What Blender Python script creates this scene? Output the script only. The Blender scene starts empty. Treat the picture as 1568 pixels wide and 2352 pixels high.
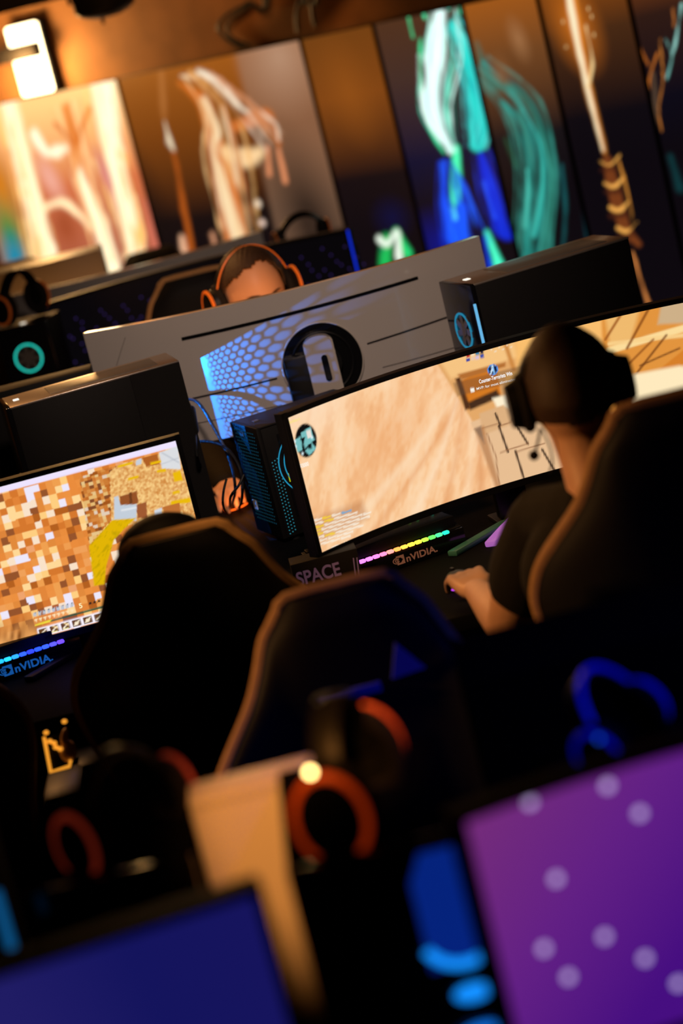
import bpy, bmesh, math, random
import numpy as np
from mathutils import Vector, Matrix, Euler

random.seed(7)
S = bpy.context.scene
COL = S.collection
PI = math.pi

# ------------------------------------------------------------------ camera
FPX, W, H = 5554.0, 1568, 2352            # 85 mm lens on a 24 x 36 frame
PITCH, ROLL, CAMH = math.radians(13.1), math.radians(14.0), 2.18
FW = Vector((0, math.cos(PITCH), -math.sin(PITCH)))
RT = Vector((1, 0, 0)); UP0 = RT.cross(FW)
CX = math.cos(ROLL) * RT - math.sin(ROLL) * UP0
CY = math.cos(ROLL) * UP0 + math.sin(ROLL) * RT
CAM = Vector((0, 0, CAMH))
cd = bpy.data.cameras.new('camera'); cam = bpy.data.objects.new('camera', cd); COL.objects.link(cam)
M4 = Matrix((CX, CY, -FW)).transposed().to_4x4(); M4.translation = CAM
cam.matrix_world = M4
cd.sensor_fit = 'VERTICAL'; cd.sensor_height = 36; cd.sensor_width = 24; cd.lens = FPX / H * 36
cd.clip_start = 0.05; cd.clip_end = 60
cd.dof.use_dof = True; cd.dof.focus_distance = 5.8; cd.dof.aperture_fstop = 1.8
S.camera = cam
S.view_settings.view_transform = 'Standard'; S.view_settings.look = 'None'
S.view_settings.exposure = 0.0; S.view_settings.gamma = 1.0; S.view_settings.use_curve_mapping = False
w = bpy.data.worlds.new('world'); S.world = w; w.use_nodes = True
w.node_tree.nodes['Background'].inputs[0].default_value = (0.002, 0.0015, 0.001, 1)
w.node_tree.nodes['Background'].inputs[1].default_value = 1.0
S.cycles.max_bounces = 6; S.cycles.caustics_reflective = False; S.cycles.caustics_refractive = False
S.cycles.sample_clamp_indirect = 4.0


def at(px, py, Y=None, Z=None):
    d = FW + CX * ((px - W / 2) / FPX) - CY * ((py - H / 2) / FPX)
    t = (Y / d.y) if Y is not None else ((Z - CAMH) / d.z)
    return CAM + d * t


def proj(P):
    q = np.asarray(P, float) - np.array(CAM)
    z = q @ np.array(FW)
    return W / 2 + FPX * (q @ np.array(CX)) / z, H / 2 - FPX * (q @ np.array(CY)) / z


# ------------------------------------------------------------------ unseen spots added to light the hall
def light(name, kind, loc, target, energy, color, size=0.5, spot=60, blend=0.6, size_y=None):
    l = bpy.data.lights.new(name, kind); l.energy = energy; l.color = color
    if kind == 'AREA':
        l.size = size
        if size_y: l.shape = 'RECTANGLE'; l.size_y = size_y
    else:
        l.shadow_soft_size = size
    if kind == 'SPOT':
        l.spot_size = math.radians(spot); l.spot_blend = blend
    o = bpy.data.objects.new(name, l); COL.objects.link(o); o.location = loc
    if target is not None:
        o.rotation_euler = (Vector(target) - Vector(loc)).to_track_quat('-Z', 'Y').to_euler()
    return o


WARM = (1.0, 0.45, 0.14)
light('warm_top_fill', 'SPOT', (-1.6, 7.6, 3.1), (-0.6, 6.2, 1.2), 190, WARM, 0.12, 60)  # unseen, added for warm tower tops and chair rims
light('warm_wall_wash', 'SPOT', (-0.3, 8.6, 3.2), (-0.3, 10.3, 2.1), 60, (1.0, .42, .12), 0.1, 90)
light('neutral_monitor_fill', 'SPOT', (0.1, 3.4, 3.1), (0.0, 6.5, 1.15), 215, (1.0, .72, .56), 0.15, 34)  # unseen, added to lift the white monitor back
light('amber_tower_fill', 'SPOT', (-0.12, 1.0, 3.2), (-0.15, 3.08, 1.10), 560, (1.0, .37, .075), 0.05, 7.0, .45)  # unseen narrow cone, added for the pale tower alone
light('amber_chair_fill', 'SPOT', (-2.8, 3.9, 2.1), (0.1, 3.98, 1.0), 330, WARM, 0.10, 22, .5)  # unseen, added to catch the chair edges from the left
light('warm_hand_fill', 'SPOT', (-1.2, 3.6, 3.1), (0.22, 5.0, 0.88), 260, (1, .5, .17), 0.08, 19, .5)  # unseen, added because the screens leave the hand dim
light('blue_row_fill', 'SPOT', (1.5, 2.2, 3.1), (0.55, 3.2, 1.15), 95, (0.02, 0.05, 1.0), 0.1, 34)  # unseen, added for the blue on headset and near row


# ------------------------------------------------------------------ materials
def lin(c):
    c = np.asarray(c, float) / 255.0
    return np.where(c <= 0.04045, c / 12.92, ((c + 0.055) / 1.055) ** 2.4)


def mat(name, rgb, rough=0.5, spec=0.5, metal=0.0, coat=0.0, emit=None, es=0.0, noise=0.0, nscale=30, bump=0.0, alpha=1.0, trans=0.0):
    m = bpy.data.materials.new(name); m.use_nodes = True
    nt = m.node_tree; b = nt.nodes['Principled BSDF']
    c = tuple(rgb) + (1,)
    b.inputs['Base Color'].default_value = c
    b.inputs['Roughness'].default_value = rough
    b.inputs['Specular IOR Level'].default_value = spec
    b.inputs['Metallic'].default_value = metal
    b.inputs['Coat Weight'].default_value = coat
    b.inputs['Coat Roughness'].default_value = 0.06
    if trans: b.inputs['Transmission Weight'].default_value = trans
    if alpha < 1: b.inputs['Alpha'].default_value = alpha
    if emit is not None:
        b.inputs['Emission Color'].default_value = tuple(emit) + (1,); b.inputs['Emission Strength'].default_value = es
    if noise or bump:
        tc = nt.nodes.new('ShaderNodeTexCoord'); n = nt.nodes.new('ShaderNodeTexNoise')
        n.inputs['Scale'].default_value = nscale; n.inputs['Detail'].default_value = 5
        nt.links.new(tc.outputs['Object'], n.inputs['Vector'])
        if noise:
            r = nt.nodes.new('ShaderNodeMix'); r.data_type = 'RGBA'
            r.inputs[6].default_value = tuple(x * (1 - noise) for x in rgb) + (1,)
            r.inputs[7].default_value = tuple(min(1, x * (1 + noise)) for x in rgb) + (1,)
            nt.links.new(n.outputs['Fac'], r.inputs[0]); nt.links.new(r.outputs[2], b.inputs['Base Color'])
        if bump:
            bp = nt.nodes.new('ShaderNodeBump'); bp.inputs['Strength'].default_value = bump; bp.inputs['Distance'].default_value = 0.002
            nt.links.new(n.outputs['Fac'], bp.inputs['Height']); nt.links.new(bp.outputs['Normal'], b.inputs['Normal'])
    return m


def glow(name, srgb, strength):
    return mat(name, (0.0, 0.0, 0.0), 0.4, 0.0, emit=lin(srgb), es=strength)


def art_mat(name, strength=1.0, rough=0.35, spec=0.25):
    m = mat(name, (0.004, 0.004, 0.004), rough, spec)
    nt = m.node_tree; b = nt.nodes['Principled BSDF']
    a = nt.nodes.new('ShaderNodeVertexColor'); a.layer_name = 'Col'
    nt.links.new(a.outputs['Color'], b.inputs['Emission Color']); b.inputs['Emission Strength'].default_value = strength
    return m


MT = dict(
    floor=mat('dark_carpet', (.006, .005, .005), .9, .1, noise=.5, nscale=80),
    ceiling=mat('black_ceiling', (.012, .009, .007), .9, .1, noise=.3),
    wall=mat('dark_brown_wall', (.06, .03, .016), .8, .15, noise=.35, nscale=9),
    backwall=mat('brown_wall_cladding', (.26, .13, .055), .75, .2, noise=.4, nscale=6),
    desk=mat('black_desk_laminate', (.003, .003, .0032), .75, .05, noise=.3, nscale=60),
    mat_cloth=mat('black_mat_cloth', (.008, .007, .008), .7, .25, noise=.2, nscale=200),
    black=mat('black_plastic', (.004, .004, .0045), .45, .2),
    blackgloss=mat('black_gloss', (.005, .005, .006), .12, .5),
    blacksteel=mat('black_powder_steel', (.005, .0045, .0045), .6, .15, noise=.2, nscale=150),
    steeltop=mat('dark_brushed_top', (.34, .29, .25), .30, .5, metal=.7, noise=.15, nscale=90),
    white=mat('gloss_white_shell', (.46, .43, .41), .22, .5, coat=.6, noise=.03, nscale=3),
    whiteplain=mat('pale_shell', (.50, .46, .42), .4, .4, noise=.05, nscale=5),
    silver=mat('brushed_silver', (.52, .47, .43), .25, .6, metal=.1, coat=.4),
    grey=mat('grey_plastic', (.09, .085, .08), .4, .4),
    leather=mat('black_leatherette', (.0028, .0026, .0034), .6, .12, bump=.25, nscale=220),
    piping=mat('tan_piping', (.30, .17, .07), .7, .2, noise=.2, nscale=60),
    skin=mat('skin', (.52, .29, .18), .5, .35, noise=.08, nscale=25),
    hair=mat('dark_hair', (.032, .016, .009), .6, .3, noise=.5, nscale=160, bump=.6),
    shirt=mat('black_shirt_cloth', (.006, .0055, .005), .85, .15, noise=.3, nscale=120, bump=.3),
    trousers=mat('dark_trousers', (.012, .012, .016), .85, .1, noise=.3, nscale=120),
    foam=mat('ear_foam', (.008, .007, .007), .8, .15),
    orangep=mat('orange_plastic', (.80, .22, .03), .4, .4),
    matte=mat('matte_black_steel', (.003, .003, .003), .9, .0),
    rubber=mat('cable_rubber', (.008, .008, .009), .45, .4),
    glass=mat('smoked_glass', (.01, .01, .012), .06, .5, alpha=.35),
    eye=mat('eye_white', (.6, .55, .5), .2, .5),
    amberlit=mat('amber_lit_rim', (.8, .4, .08), .35, .5, emit=lin((255, 165, 50)), es=.9),  # amber light on rim and knobs, made as glow
    paleskin=mat('pale_knob', (.65, .40, .22), .5, .4),
    paper=mat('pale_sticker', (.6, .6, .58), .6, .3),
    purplelit=mat('purple_lit_glow', (.2, .1, .25), .3, .4, emit=lin((190, 110, 215)), es=.55),  # purple light on the foot, put into the material as glow
    teallit=mat('teal_lit_plastic', (.04, .16, .13), .35, .4),  # teal light on the foot, put into its colour
)


# ------------------------------------------------------------------ mesh helpers
def link(name, me, m=None, parent=None):
    o = bpy.data.objects.new(name, me); COL.objects.link(o)
    if m is not None: me.materials.append(m)
    if parent is not None: o.parent = parent
    return o


def finish(bm, name, m=None, parent=None, smooth=True, angle=40):
    bmesh.ops.recalc_face_normals(bm, faces=bm.faces)
    me = bpy.data.meshes.new(name); bm.to_mesh(me); bm.free()
    if smooth:
        me.polygons.foreach_set('use_smooth', [True] * len(me.polygons))
        try: me.set_sharp_from_angle(angle=math.radians(angle))
        except Exception: pass
    return link(name, me, m, parent)


def tag(o, label, cat, group=None):
    o['label'] = label; o['category'] = cat
    if group: o['group'] = group
    return o


def thing(name, label, cat, loc=(0, 0, 0), rz=0.0, group=None):
    o = bpy.data.objects.new(name, None); COL.objects.link(o); o.empty_display_size = .05
    o.location = loc; o.rotation_euler = (0, 0, rz)
    return tag(o, label, cat, group)


def add_box(bm, lo, hi, bev=0.0, mtx=None, seg=2):
    lo = Vector(lo); hi = Vector(hi); c = (lo + hi) / 2; d = hi - lo
    r = bmesh.ops.create_cube(bm, size=1.0, matrix=Matrix.Translation(c) @ Matrix.Diagonal((d.x, d.y, d.z, 1)))
    vs = r['verts']
    if bev > 0:
        es = list({e for v in vs for e in v.link_edges})
        rr = bmesh.ops.bevel(bm, geom=es, offset=bev, segments=seg, affect='EDGES', profile=.5)
        vs = list({v for v in rr['verts']} | {v for v in vs if v.is_valid})
        seen = set(vs); st = list(vs)
        while st:
            v = st.pop()
            for e in v.link_edges:
                q = e.other_vert(v)
                if q not in seen: seen.add(q); st.append(q)
        vs = list(seen)
    if mtx is not None: bmesh.ops.transform(bm, matrix=mtx, verts=vs)
    return vs


def box(name, lo, hi, m, parent=None, bev=0.004, seg=2):
    bm = bmesh.new(); add_box(bm, lo, hi, bev, seg=seg); return finish(bm, name, m, parent)


def add_tube(bm, pts, radii, n=10, cap=True, closed=False):
    pts = [Vector(p) for p in pts]
    if not hasattr(radii, '__len__'): radii = [radii] * len(pts)
    rings = []
    k = len(pts); prev = None
    for i, p in enumerate(pts):
        a = pts[(i - 1) % k] if (closed or i > 0) else p
        b = pts[(i + 1) % k] if (closed or i < k - 1) else p
        t = (b - a).normalized()
        if prev is None:
            ref = Vector((0, 0, 1)) if abs(t.z) < .9 else Vector((1, 0, 0))
            nrm = t.cross(ref).normalized()
        else:
            nrm = (prev - t * prev.dot(t)).normalized()
        prev = nrm; bn = t.cross(nrm)
        rings.append([bm.verts.new(p + (nrm * math.cos(2 * PI * j / n) + bn * math.sin(2 * PI * j / n)) * radii[i]) for j in range(n)])
    rr = range(k if closed else k - 1)
    for i in rr:
        A, B = rings[i], rings[(i + 1) % k]
        for j in range(n):
            bm.faces.new((A[j], A[(j + 1) % n], B[(j + 1) % n], B[j]))
    if cap and not closed:
        bm.faces.new(rings[0][::-1]); bm.faces.new(rings[-1])


def smooth_path(pts, k=6):
    pts = [np.array(p, float) for p in pts]; out = []
    for i in range(len(pts) - 1):
        p0 = pts[max(i - 1, 0)]; p1 = pts[i]; p2 = pts[i + 1]; p3 = pts[min(i + 2, len(pts) - 1)]
        for j in range(k):
            t = j / k
            out.append(.5 * ((2 * p1) + (-p0 + p2) * t + (2 * p0 - 5 * p1 + 4 * p2 - p3) * t * t + (-p0 + 3 * p1 - 3 * p2 + p3) * t ** 3))
    out.append(pts[-1]); return out


def tube(name, pts, r, m, parent=None, n=8, k=6, closed=False):
    bm = bmesh.new(); add_tube(bm, smooth_path(pts, k) if k else pts, r, n, closed=closed); return finish(bm, name, m, parent)


def add_limb(bm, pts, radii, n=14, k=5):
    """a tapering limb closed by rounded ends"""
    P = smooth_path([tuple(p) for p in pts], k); R = [r[0] for r in smooth_path([(r,) for r in radii], k)]
    a = Vector(P[0]) - (Vector(P[1]) - Vector(P[0])).normalized() * R[0]
    b = Vector(P[-1]) + (Vector(P[-1]) - Vector(P[-2])).normalized() * R[-1]
    PP = [Vector(P[0]).lerp(a, .92), Vector(P[0]).lerp(a, .6)] + [Vector(p) for p in P] + [Vector(P[-1]).lerp(b, .6), Vector(P[-1]).lerp(b, .92)]
    RR = [R[0] * .38, R[0] * .8] + R + [R[-1] * .8, R[-1] * .38]
    add_tube(bm, PP, RR, n)


def add_ball(bm, c, r, seg=16, rot=None):
    r = (r, r, r) if not hasattr(r, '__len__') else r
    mtx = Matrix.Translation(c) @ (rot.to_matrix().to_4x4() if rot else Matrix()) @ Matrix.Diagonal((*r, 1))
    bmesh.ops.create_uvsphere(bm, u_segments=seg, v_segments=max(6, seg // 2), radius=1, matrix=mtx)


def add_cyl(bm, c, axis, r, h, n=24, r2=None):
    q = Vector((0, 0, 1)).rotation_difference(Vector(axis)).to_matrix().to_4x4()
    bmesh.ops.create_cone(bm, cap_ends=True, segments=n, radius1=r, radius2=r if r2 is None else r2, depth=h, matrix=Matrix.Translation(c) @ q)


def cyl(name, c, axis, r, h, m, parent=None, n=24, r2=None):
    bm = bmesh.new(); add_cyl(bm, c, axis, r, h, n, r2); return finish(bm, name, m, parent)


def add_ring(bm, c, axis, R, r, n=32, k=8, a0=0, a1=2 * PI):
    q = Vector((0, 0, 1)).rotation_difference(Vector(axis))
    full = abs(a1 - a0 - 2 * PI) < 1e-6
    cnt = n if full else n + 1
    pts = [Vector(c) + q @ Vector((R * math.cos(a0 + (a1 - a0) * i / n), R * math.sin(a0 + (a1 - a0) * i / n), 0)) for i in range(cnt)]
    add_tube(bm, pts, r, k, closed=full)


def ring(name, c, axis, R, r, m, parent=None, **kw):
    bm = bmesh.new(); add_ring(bm, c, axis, R, r, **kw); return finish(bm, name, m, parent)


def prism(name, outline, y0, y1, m, parent=None, plane='xz', bev=0.0):
    """outline in a plane pulled out to a real thickness"""
    bm = bmesh.new()
    f = (lambda a, b, c: (a, c, b)) if plane == 'xz' else (lambda a, b, c: (a, b, c))
    A = [bm.verts.new(f(a, b, y0)) for a, b in outline]; B = [bm.verts.new(f(a, b, y1)) for a, b in outline]
    n = len(A); bm.faces.new(A); bm.faces.new(B[::-1])
    for i in range(n): bm.faces.new((A[i], A[(i + 1) % n], B[(i + 1) % n], B[i]))
    if bev: bmesh.ops.bevel(bm, geom=list(bm.edges), offset=bev, segments=2, affect='EDGES')
    return finish(bm, name, m, parent)


def remeshed(bm, name, m, parent, voxel=.006, smooth=6):
    bmesh.ops.recalc_face_normals(bm, faces=bm.faces)
    me = bpy.data.meshes.new(name); bm.to_mesh(me); bm.free()
    o = bpy.data.objects.new(name, me); COL.objects.link(o)
    md = o.modifiers.new('r', 'REMESH'); md.mode = 'VOXEL'; md.voxel_size = voxel
    if smooth:
        sm = o.modifiers.new('s', 'SMOOTH'); sm.factor = .5; sm.iterations = smooth
    dg = bpy.context.evaluated_depsgraph_get()
    me2 = bpy.data.meshes.new_from_object(o.evaluated_get(dg)); me2.name = name
    bpy.data.objects.remove(o); bpy.data.meshes.remove(me)
    me2.polygons.foreach_set('use_smooth', [True] * len(me2.polygons))
    me2.materials.clear()
    return link(name, me2, m, parent)


def text_mesh(body, size, bold=0.0, spacing=1.0):
    c = bpy.data.curves.new('lettering', 'FONT'); c.body = body; c.size = size; c.offset = bold; c.space_character = spacing
    o = bpy.data.objects.new('lettering', c); COL.objects.link(o)
    dg = bpy.context.evaluated_depsgraph_get()
    me = bpy.data.meshes.new_from_object(o.evaluated_get(dg))
    bpy.data.objects.remove(o); bpy.data.curves.remove(c)
    me.materials.clear()
    return me


# ------------------------------------------------------------------ painted surfaces (screens, printed panels): colour per vertex in panel metres
class Art:
    def __init__(self, name, surf, u0, u1, v0, v1, step, material, parent):
        nu = max(2, int((u1 - u0) / step) + 1); nv = max(2, int((v1 - v0) / step) + 1)
        us = np.linspace(u0, u1, nu); vs = np.linspace(v0, v1, nv)
        U, V = np.meshgrid(us, vs)
        self.U = U.ravel(); self.V = V.ravel(); self.surf = surf
        co = np.array([surf(a, b) for a, b in zip(self.U, self.V)])
        idx = np.arange(nu * nv).reshape(nv, nu)
        q = np.stack([idx[:-1, :-1], idx[:-1, 1:], idx[1:, 1:], idx[1:, :-1]], -1).reshape(-1, 4)
        me = bpy.data.meshes.new(name); me.from_pydata(co.tolist(), [], q.tolist()); me.update()
        me.polygons.foreach_set('use_smooth', [True] * len(me.polygons))
        self.o = link(name, me, material, parent); self.me = me
        self.C = np.zeros((len(self.U), 3)); self.A = None
        bpy.context.view_layer.update()
        mw = np.array(self.o.matrix_world)
        wc = co @ mw[:3, :3].T + mw[:3, 3]
        self.px, self.py = proj(wc)
        ok = np.ones(len(self.px), bool)
        self.fit = np.linalg.lstsq(self._b(self.px[ok], self.py[ok]), np.stack([self.U[ok], self.V[ok]], 1), rcond=None)[0]
        g = self.m([(784, 1176), (785, 1176)]); self.s = (u1 - u0) / max(1e-6, np.ptp(self.px)) * .97
        self.sm = 1.0; self.wob = 0.0

    def _b(self, x, y):
        x = (np.asarray(x, float) - 784) / 1000; y = (np.asarray(y, float) - 1176) / 1000
        return np.stack([np.ones_like(x), x, y, x * x, x * y, y * y, x ** 3, x * x * y, x * y * y, y ** 3], 1)

    def m(self, pts):                     # measured photo points -> metres on this surface
        p = np.array(pts, float); return self._b(p[:, 0], p[:, 1]) @ self.fit

    def fill(self, c): self.C[:] = lin(c)

    def mix(self, a, c):
        a = np.clip(a, 0, 1)[:, None]; c = np.asarray(c)
        self.C = self.C * (1 - a) + (c if c.ndim == 2 else c[None]) * a

    def ramp(self, p0, p1, stops):
        q = self.m([p0, p1]); d = q[1] - q[0]; L = d @ d
        t = ((self.U - q[0, 0]) * d[0] + (self.V - q[0, 1]) * d[1]) / L
        ts = [s[0] for s in stops]; cs = np.array([lin(s[1]) for s in stops])
        self.C = np.stack([np.interp(t, ts, cs[:, k]) for k in range(3)], 1)

    def blob(self, c, rx, ry, col, ang=0, soft=.6, a=1.0):
        q = self.m([c])[0]; s = self.s; an = math.radians(ang)
        du, dv = self.U - q[0], self.V - q[1]
        x = (du * math.cos(an) + dv * math.sin(an)) / (rx * s); y = (-du * math.sin(an) + dv * math.cos(an)) / (ry * s)
        r = np.sqrt(x * x + y * y)
        self.mix(a * np.clip((1 + soft - r) / (2 * soft), 0, 1) ** 1.3, lin(col))

    def stroke(self, pts, wd, col, soft=4, a=1.0, k=5):
        P = smooth_path(self.m(pts), k) if k else [p for p in self.m(pts)]
        wd = wd if hasattr(wd, '__len__') else [wd] * len(pts)
        Wd = [x[0] for x in smooth_path([(x,) for x in wd], k)] if k else list(wd)
        best = np.full(len(self.U), 1e9)
        for i in range(len(P) - 1):
            d = P[i + 1] - P[i]; L = d @ d + 1e-12
            t = np.clip(((self.U - P[i][0]) * d[0] + (self.V - P[i][1]) * d[1]) / L, 0, 1)
            dist = np.hypot(self.U - P[i][0] - t * d[0], self.V - P[i][1] - t * d[1]) - (Wd[i] * (1 - t) + Wd[i + 1] * t) * self.s / 2
            best = np.minimum(best, dist)
        if self.wob: best = best + self.s * self.wob * (_vn(self.U / .05 + 50, self.V / .09 + 50, 3) + .5 * _vn(self.U / .02 + 50, self.V / .045 + 50, 4) - .75)
        t = np.clip(.5 - best / (soft * self.sm * self.s * 2), 0, 1); self.mix(a * t * t * (3 - 2 * t), lin(col))

    def strands(self, pts, spread, n, cols, wd=(3, 7), seed=1, a=.6, soft=3):
        r = random.Random(seed); m = len(pts)
        for k in range(n):
            o = r.uniform(-1, 1); ph = r.uniform(0, 6); i0 = r.randint(0, max(0, m - 3)); q = []
            for i in range(i0, m):
                p = pts[i]; b = pts[min(i + 1, m - 1)]; c = pts[max(i - 1, 0)]; d = np.array([b[0] - c[0], b[1] - c[1]], float); d /= np.hypot(*d) + 1e-9
                sp = (spread[i] if hasattr(spread, '__len__') else spread) * (o + .18 * math.sin(ph + i * 1.7)) / 2
                q.append((p[0] - d[1] * sp, p[1] + d[0] * sp))
            w0 = r.uniform(*wd); self.stroke(q, [w0 * .4] + [w0] * (len(q) - 2) + [w0 * .4] if len(q) > 2 else w0, r.choice(cols), soft, a)

    def poly(self, pts, col, soft=1.5, a=1.0):
        P = self.m(pts); n = len(P); ins = np.zeros(len(self.U), bool); best = np.full(len(self.U), 1e9)
        for i in range(n):
            A, B = P[i], P[(i + 1) % n]
            c = (A[1] > self.V) != (B[1] > self.V)
            ins ^= c & (self.U < (B[0] - A[0]) * (self.V - A[1]) / (B[1] - A[1] + 1e-12) + A[0])
            d = B - A; t = np.clip(((self.U - A[0]) * d[0] + (self.V - A[1]) * d[1]) / (d @ d + 1e-12), 0, 1)
            best = np.minimum(best, np.hypot(self.U - A[0] - t * d[0], self.V - A[1] - t * d[1]))
        sd = np.where(ins, -best, best)
        self.mix(a * np.clip(.5 - sd / (soft * self.s * 2), 0, 1), lin(col))

    def inside(self, pts):
        P = self.m(pts); n = len(P); ins = np.zeros(len(self.U), bool)
        for i in range(n):
            A, B = P[i], P[(i + 1) % n]
            c = (A[1] > self.V) != (B[1] > self.V)
            ins ^= c & (self.U < (B[0] - A[0]) * (self.V - A[1]) / (B[1] - A[1] + 1e-12) + A[0])
        return ins

    def grain(self, su, sv, ang=0, seed=1):
        """smooth value noise 0..1 with cells su x sv metres"""
        an = math.radians(ang)
        x = (self.U * math.cos(an) + self.V * math.sin(an)) / su + 500; y = (-self.U * math.sin(an) + self.V * math.cos(an)) / sv + 500
        return _vn(x, y, seed)

    def cells(self, su, sv, ang=0, seed=1):
        an = math.radians(ang)
        x = np.floor((self.U * math.cos(an) + self.V * math.sin(an)) / su); y = np.floor((-self.U * math.sin(an) + self.V * math.cos(an)) / sv)
        return _h(x, y, seed)

    def done(self):
        ca = self.me.color_attributes.new('Col', 'FLOAT_COLOR', 'POINT')
        buf = np.ones((len(self.C), 4), np.float32); buf[:, :3] = self.C
        ca.data.foreach_set('color', buf.ravel()); return self.o


def _h(x, y, s):
    v = np.sin(x * 127.1 + y * 311.7 + s * 74.7) * 43758.5453
    return v - np.floor(v)


def _vn(x, y, s):
    xi, yi = np.floor(x), np.floor(y); fx, fy = x - xi, y - yi
    fx = fx * fx * (3 - 2 * fx); fy = fy * fy * (3 - 2 * fy)
    a = _h(xi, yi, s) * (1 - fx) + _h(xi + 1, yi, s) * fx
    b = _h(xi, yi + 1, s) * (1 - fx) + _h(xi + 1, yi + 1, s) * fx
    return a * (1 - fy) + b * fy


# ------------------------------------------------------------------ the setting
def struct(name, bm, m):
    o = finish(bm, name, m, None, smooth=False); o['kind'] = 'structure'; return o


WL, WR = Vector((-3.0, 12.63, 0)), Vector((3.2, 7.02, 0))      # the back wall runs obliquely
# wall line passes through at(0,400,11) and at(1568,400,8.6)
_a, _b = at(0, 400, 11.0), at(1568, 400, 8.6)
_d = (_b - _a); WDIR = Vector((_d.x, _d.y, 0)).normalized(); WN = Vector((WDIR.y, -WDIR.x, 0))
WL = Vector((_a.x, _a.y, 0)) - WDIR * 2.2; WR = Vector((_b.x, _b.y, 0)) + WDIR * 1.6
ROOM = [(-3.0, -1.6), (WR.x, -1.6), (WR.x, WR.y), (WL.x, WL.y), (-3.0, WL.y)]
HC = 3.3
bm = bmesh.new()
for z0, nm, mm in ((-.1, 'floor', 'floor'), (HC, 'ceiling', 'ceiling')):
    bm = bmesh.new(); add_box(bm, (-3.1, -1.7, z0), (WR.x + .1, WL.y + .2, z0 + .1)); struct(nm, bm, MT[mm])


def wall(name, a, b, m, th=.1):
    a = Vector((a[0], a[1], 0)); b = Vector((b[0], b[1], 0)); d = (b - a); L = d.length
    bm = bmesh.new(); add_box(bm, (0, 0, 0), (L, th, HC))
    o = struct(name, bm, m); o.location = a; o.rotation_euler = (0, 0, math.atan2(d.y, d.x)); return o


wall('wall_back', (WL.x, WL.y), (WR.x, WR.y), MT['backwall'])
wall('wall_right', (WR.x, WR.y), (WR.x, -1.6), MT['wall'])
wall('wall_front', (WR.x, -1.6), (-3.0, -1.6), MT['wall'])
wall('wall_left', (-3.0, -1.6), (-3.0, WL.y), MT['wall'])


def on_wall(px, py, off=0.0):
    d = FW + CX * ((px - W / 2) / FPX) - CY * ((py - H / 2) / FPX)
    o = Vector((_a.x, _a.y, 0)) + WN * off
    t = (o - CAM).dot(WN) / d.dot(WN); return CAM + d * t


if WN.dot(-FW) < 0: WN = -WN
WALL_O = Vector((_a.x, _a.y, 0))


def wu(p): return (p - WALL_O).dot(WDIR)


# ------------------------------------------------------------------ mural panels on the wall (abstract flames, plumes and strokes; overhead wash painted in)
ART = art_mat('glowing_print', 1.0)  # print glows by itself; light from above is in its colours
TOPZ = 1.80
seams = [(-60, 285), (285, 135), (697, 75), (860, 20), (1066, -10), (1245, 0), (1457, 10), (1700, -60)]
us = [wu(on_wall(*s)) for s in [(-75, 280), (283, 190), (697, 75), (860, 22), (1064, -20), (1246, 0), (1457, 10), (1690, -60)]]
ztop = 0.5 * (on_wall(300, 185).z + on_wall(690, 75).z)
panel_labels = [
    'cream and orange flame streaked mural panel under the bright wall lamp',
    'wide brown mural panel with a pale amber plume and thin spear streak',
    'plain dark brown mural panel with a white green blaze at its foot',
    'mural panel with a glowing white and turquoise plume over deep blue',
    'brown mural panel with pale turquoise smoke swirls',
    'mural panel with a burning streak above a knotted amber column',
    'dark mural panel with thin orange and cyan feather strokes at the wall end']
P = []
for i in range(7):
    u0, u1 = us[i] + .006, us[i + 1] - .006
    zt = ztop
    base = WALL_O + WDIR * u0
    t = thing('mural_panel', panel_labels[i], 'wall panel', (base.x, base.y, .25), math.atan2(WDIR.y, WDIR.x), 'mural panels along the back wall')
    # local x along wall, local -y out of the wall
    box('frame', (0, -.028, 0), (u1 - u0, -.002, zt - .25), MT['blacksteel'], t, .003)
    a = Art('print', lambda a_, b_: (a_, -.031, b_), .004, u1 - u0 - .004, .004, zt - .254, .0065, ART, t)
    a.sm = 1.7; a.wob = 9.0; P.append(a)


def brown(a, x, top=(150, 84, 30), mid=(92, 52, 28), low=(22, 12, 14)):  # wall-wash light from above painted in: bright top, dark foot
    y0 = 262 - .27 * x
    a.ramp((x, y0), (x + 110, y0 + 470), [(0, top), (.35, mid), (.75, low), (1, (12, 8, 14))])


# panel 0 : flames
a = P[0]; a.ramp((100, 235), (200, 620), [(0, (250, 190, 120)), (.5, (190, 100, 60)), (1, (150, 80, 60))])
a.blob((20, 520), 50, 130, (20, 120, 60), soft=.8); a.blob((35, 590), 40, 50, (20, 120, 150), soft=.8)
a.blob((0, 420), 40, 80, (190, 110, 20), soft=.9)
a.stroke([(20, 240), (60, 400), (110, 600), (120, 640)], [60, 64, 70, 60], (255, 236, 190), 9)
a.stroke([(235, 180), (262, 360), (300, 520), (318, 640)], [84, 66, 60, 44], (255, 240, 200), 9)
a.stroke([(180, 400), (230, 520), (265, 640)], [34, 54, 60], (255, 238, 196), 9)
a.stroke([(80, 310), (110, 350), (150, 340)], [30, 30, 20], (255, 236, 200), 8)
a.stroke([(150, 250), (170, 330), (172, 400)], [16, 26, 16], (196, 96, 20), 6)
a.stroke([(128, 285), (150, 310), (165, 330)], [10, 14, 10], (180, 80, 16), 5)
a.stroke([(205, 250), (185, 300), (178, 340)], [12, 14, 10], (200, 100, 20), 5)
a.blob((115, 410), 30, 60, (214, 150, 130), 20, .7); a.blob((240, 400), 16, 60, (190, 110, 110), 10, .7)
a.blob((150, 520), 45, 55, (150, 70, 40), 0, .7)
a.stroke([(95, 480), (140, 465), (180, 490), (205, 520)], [16, 18, 20, 16], (255, 220, 170), 7)
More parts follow.
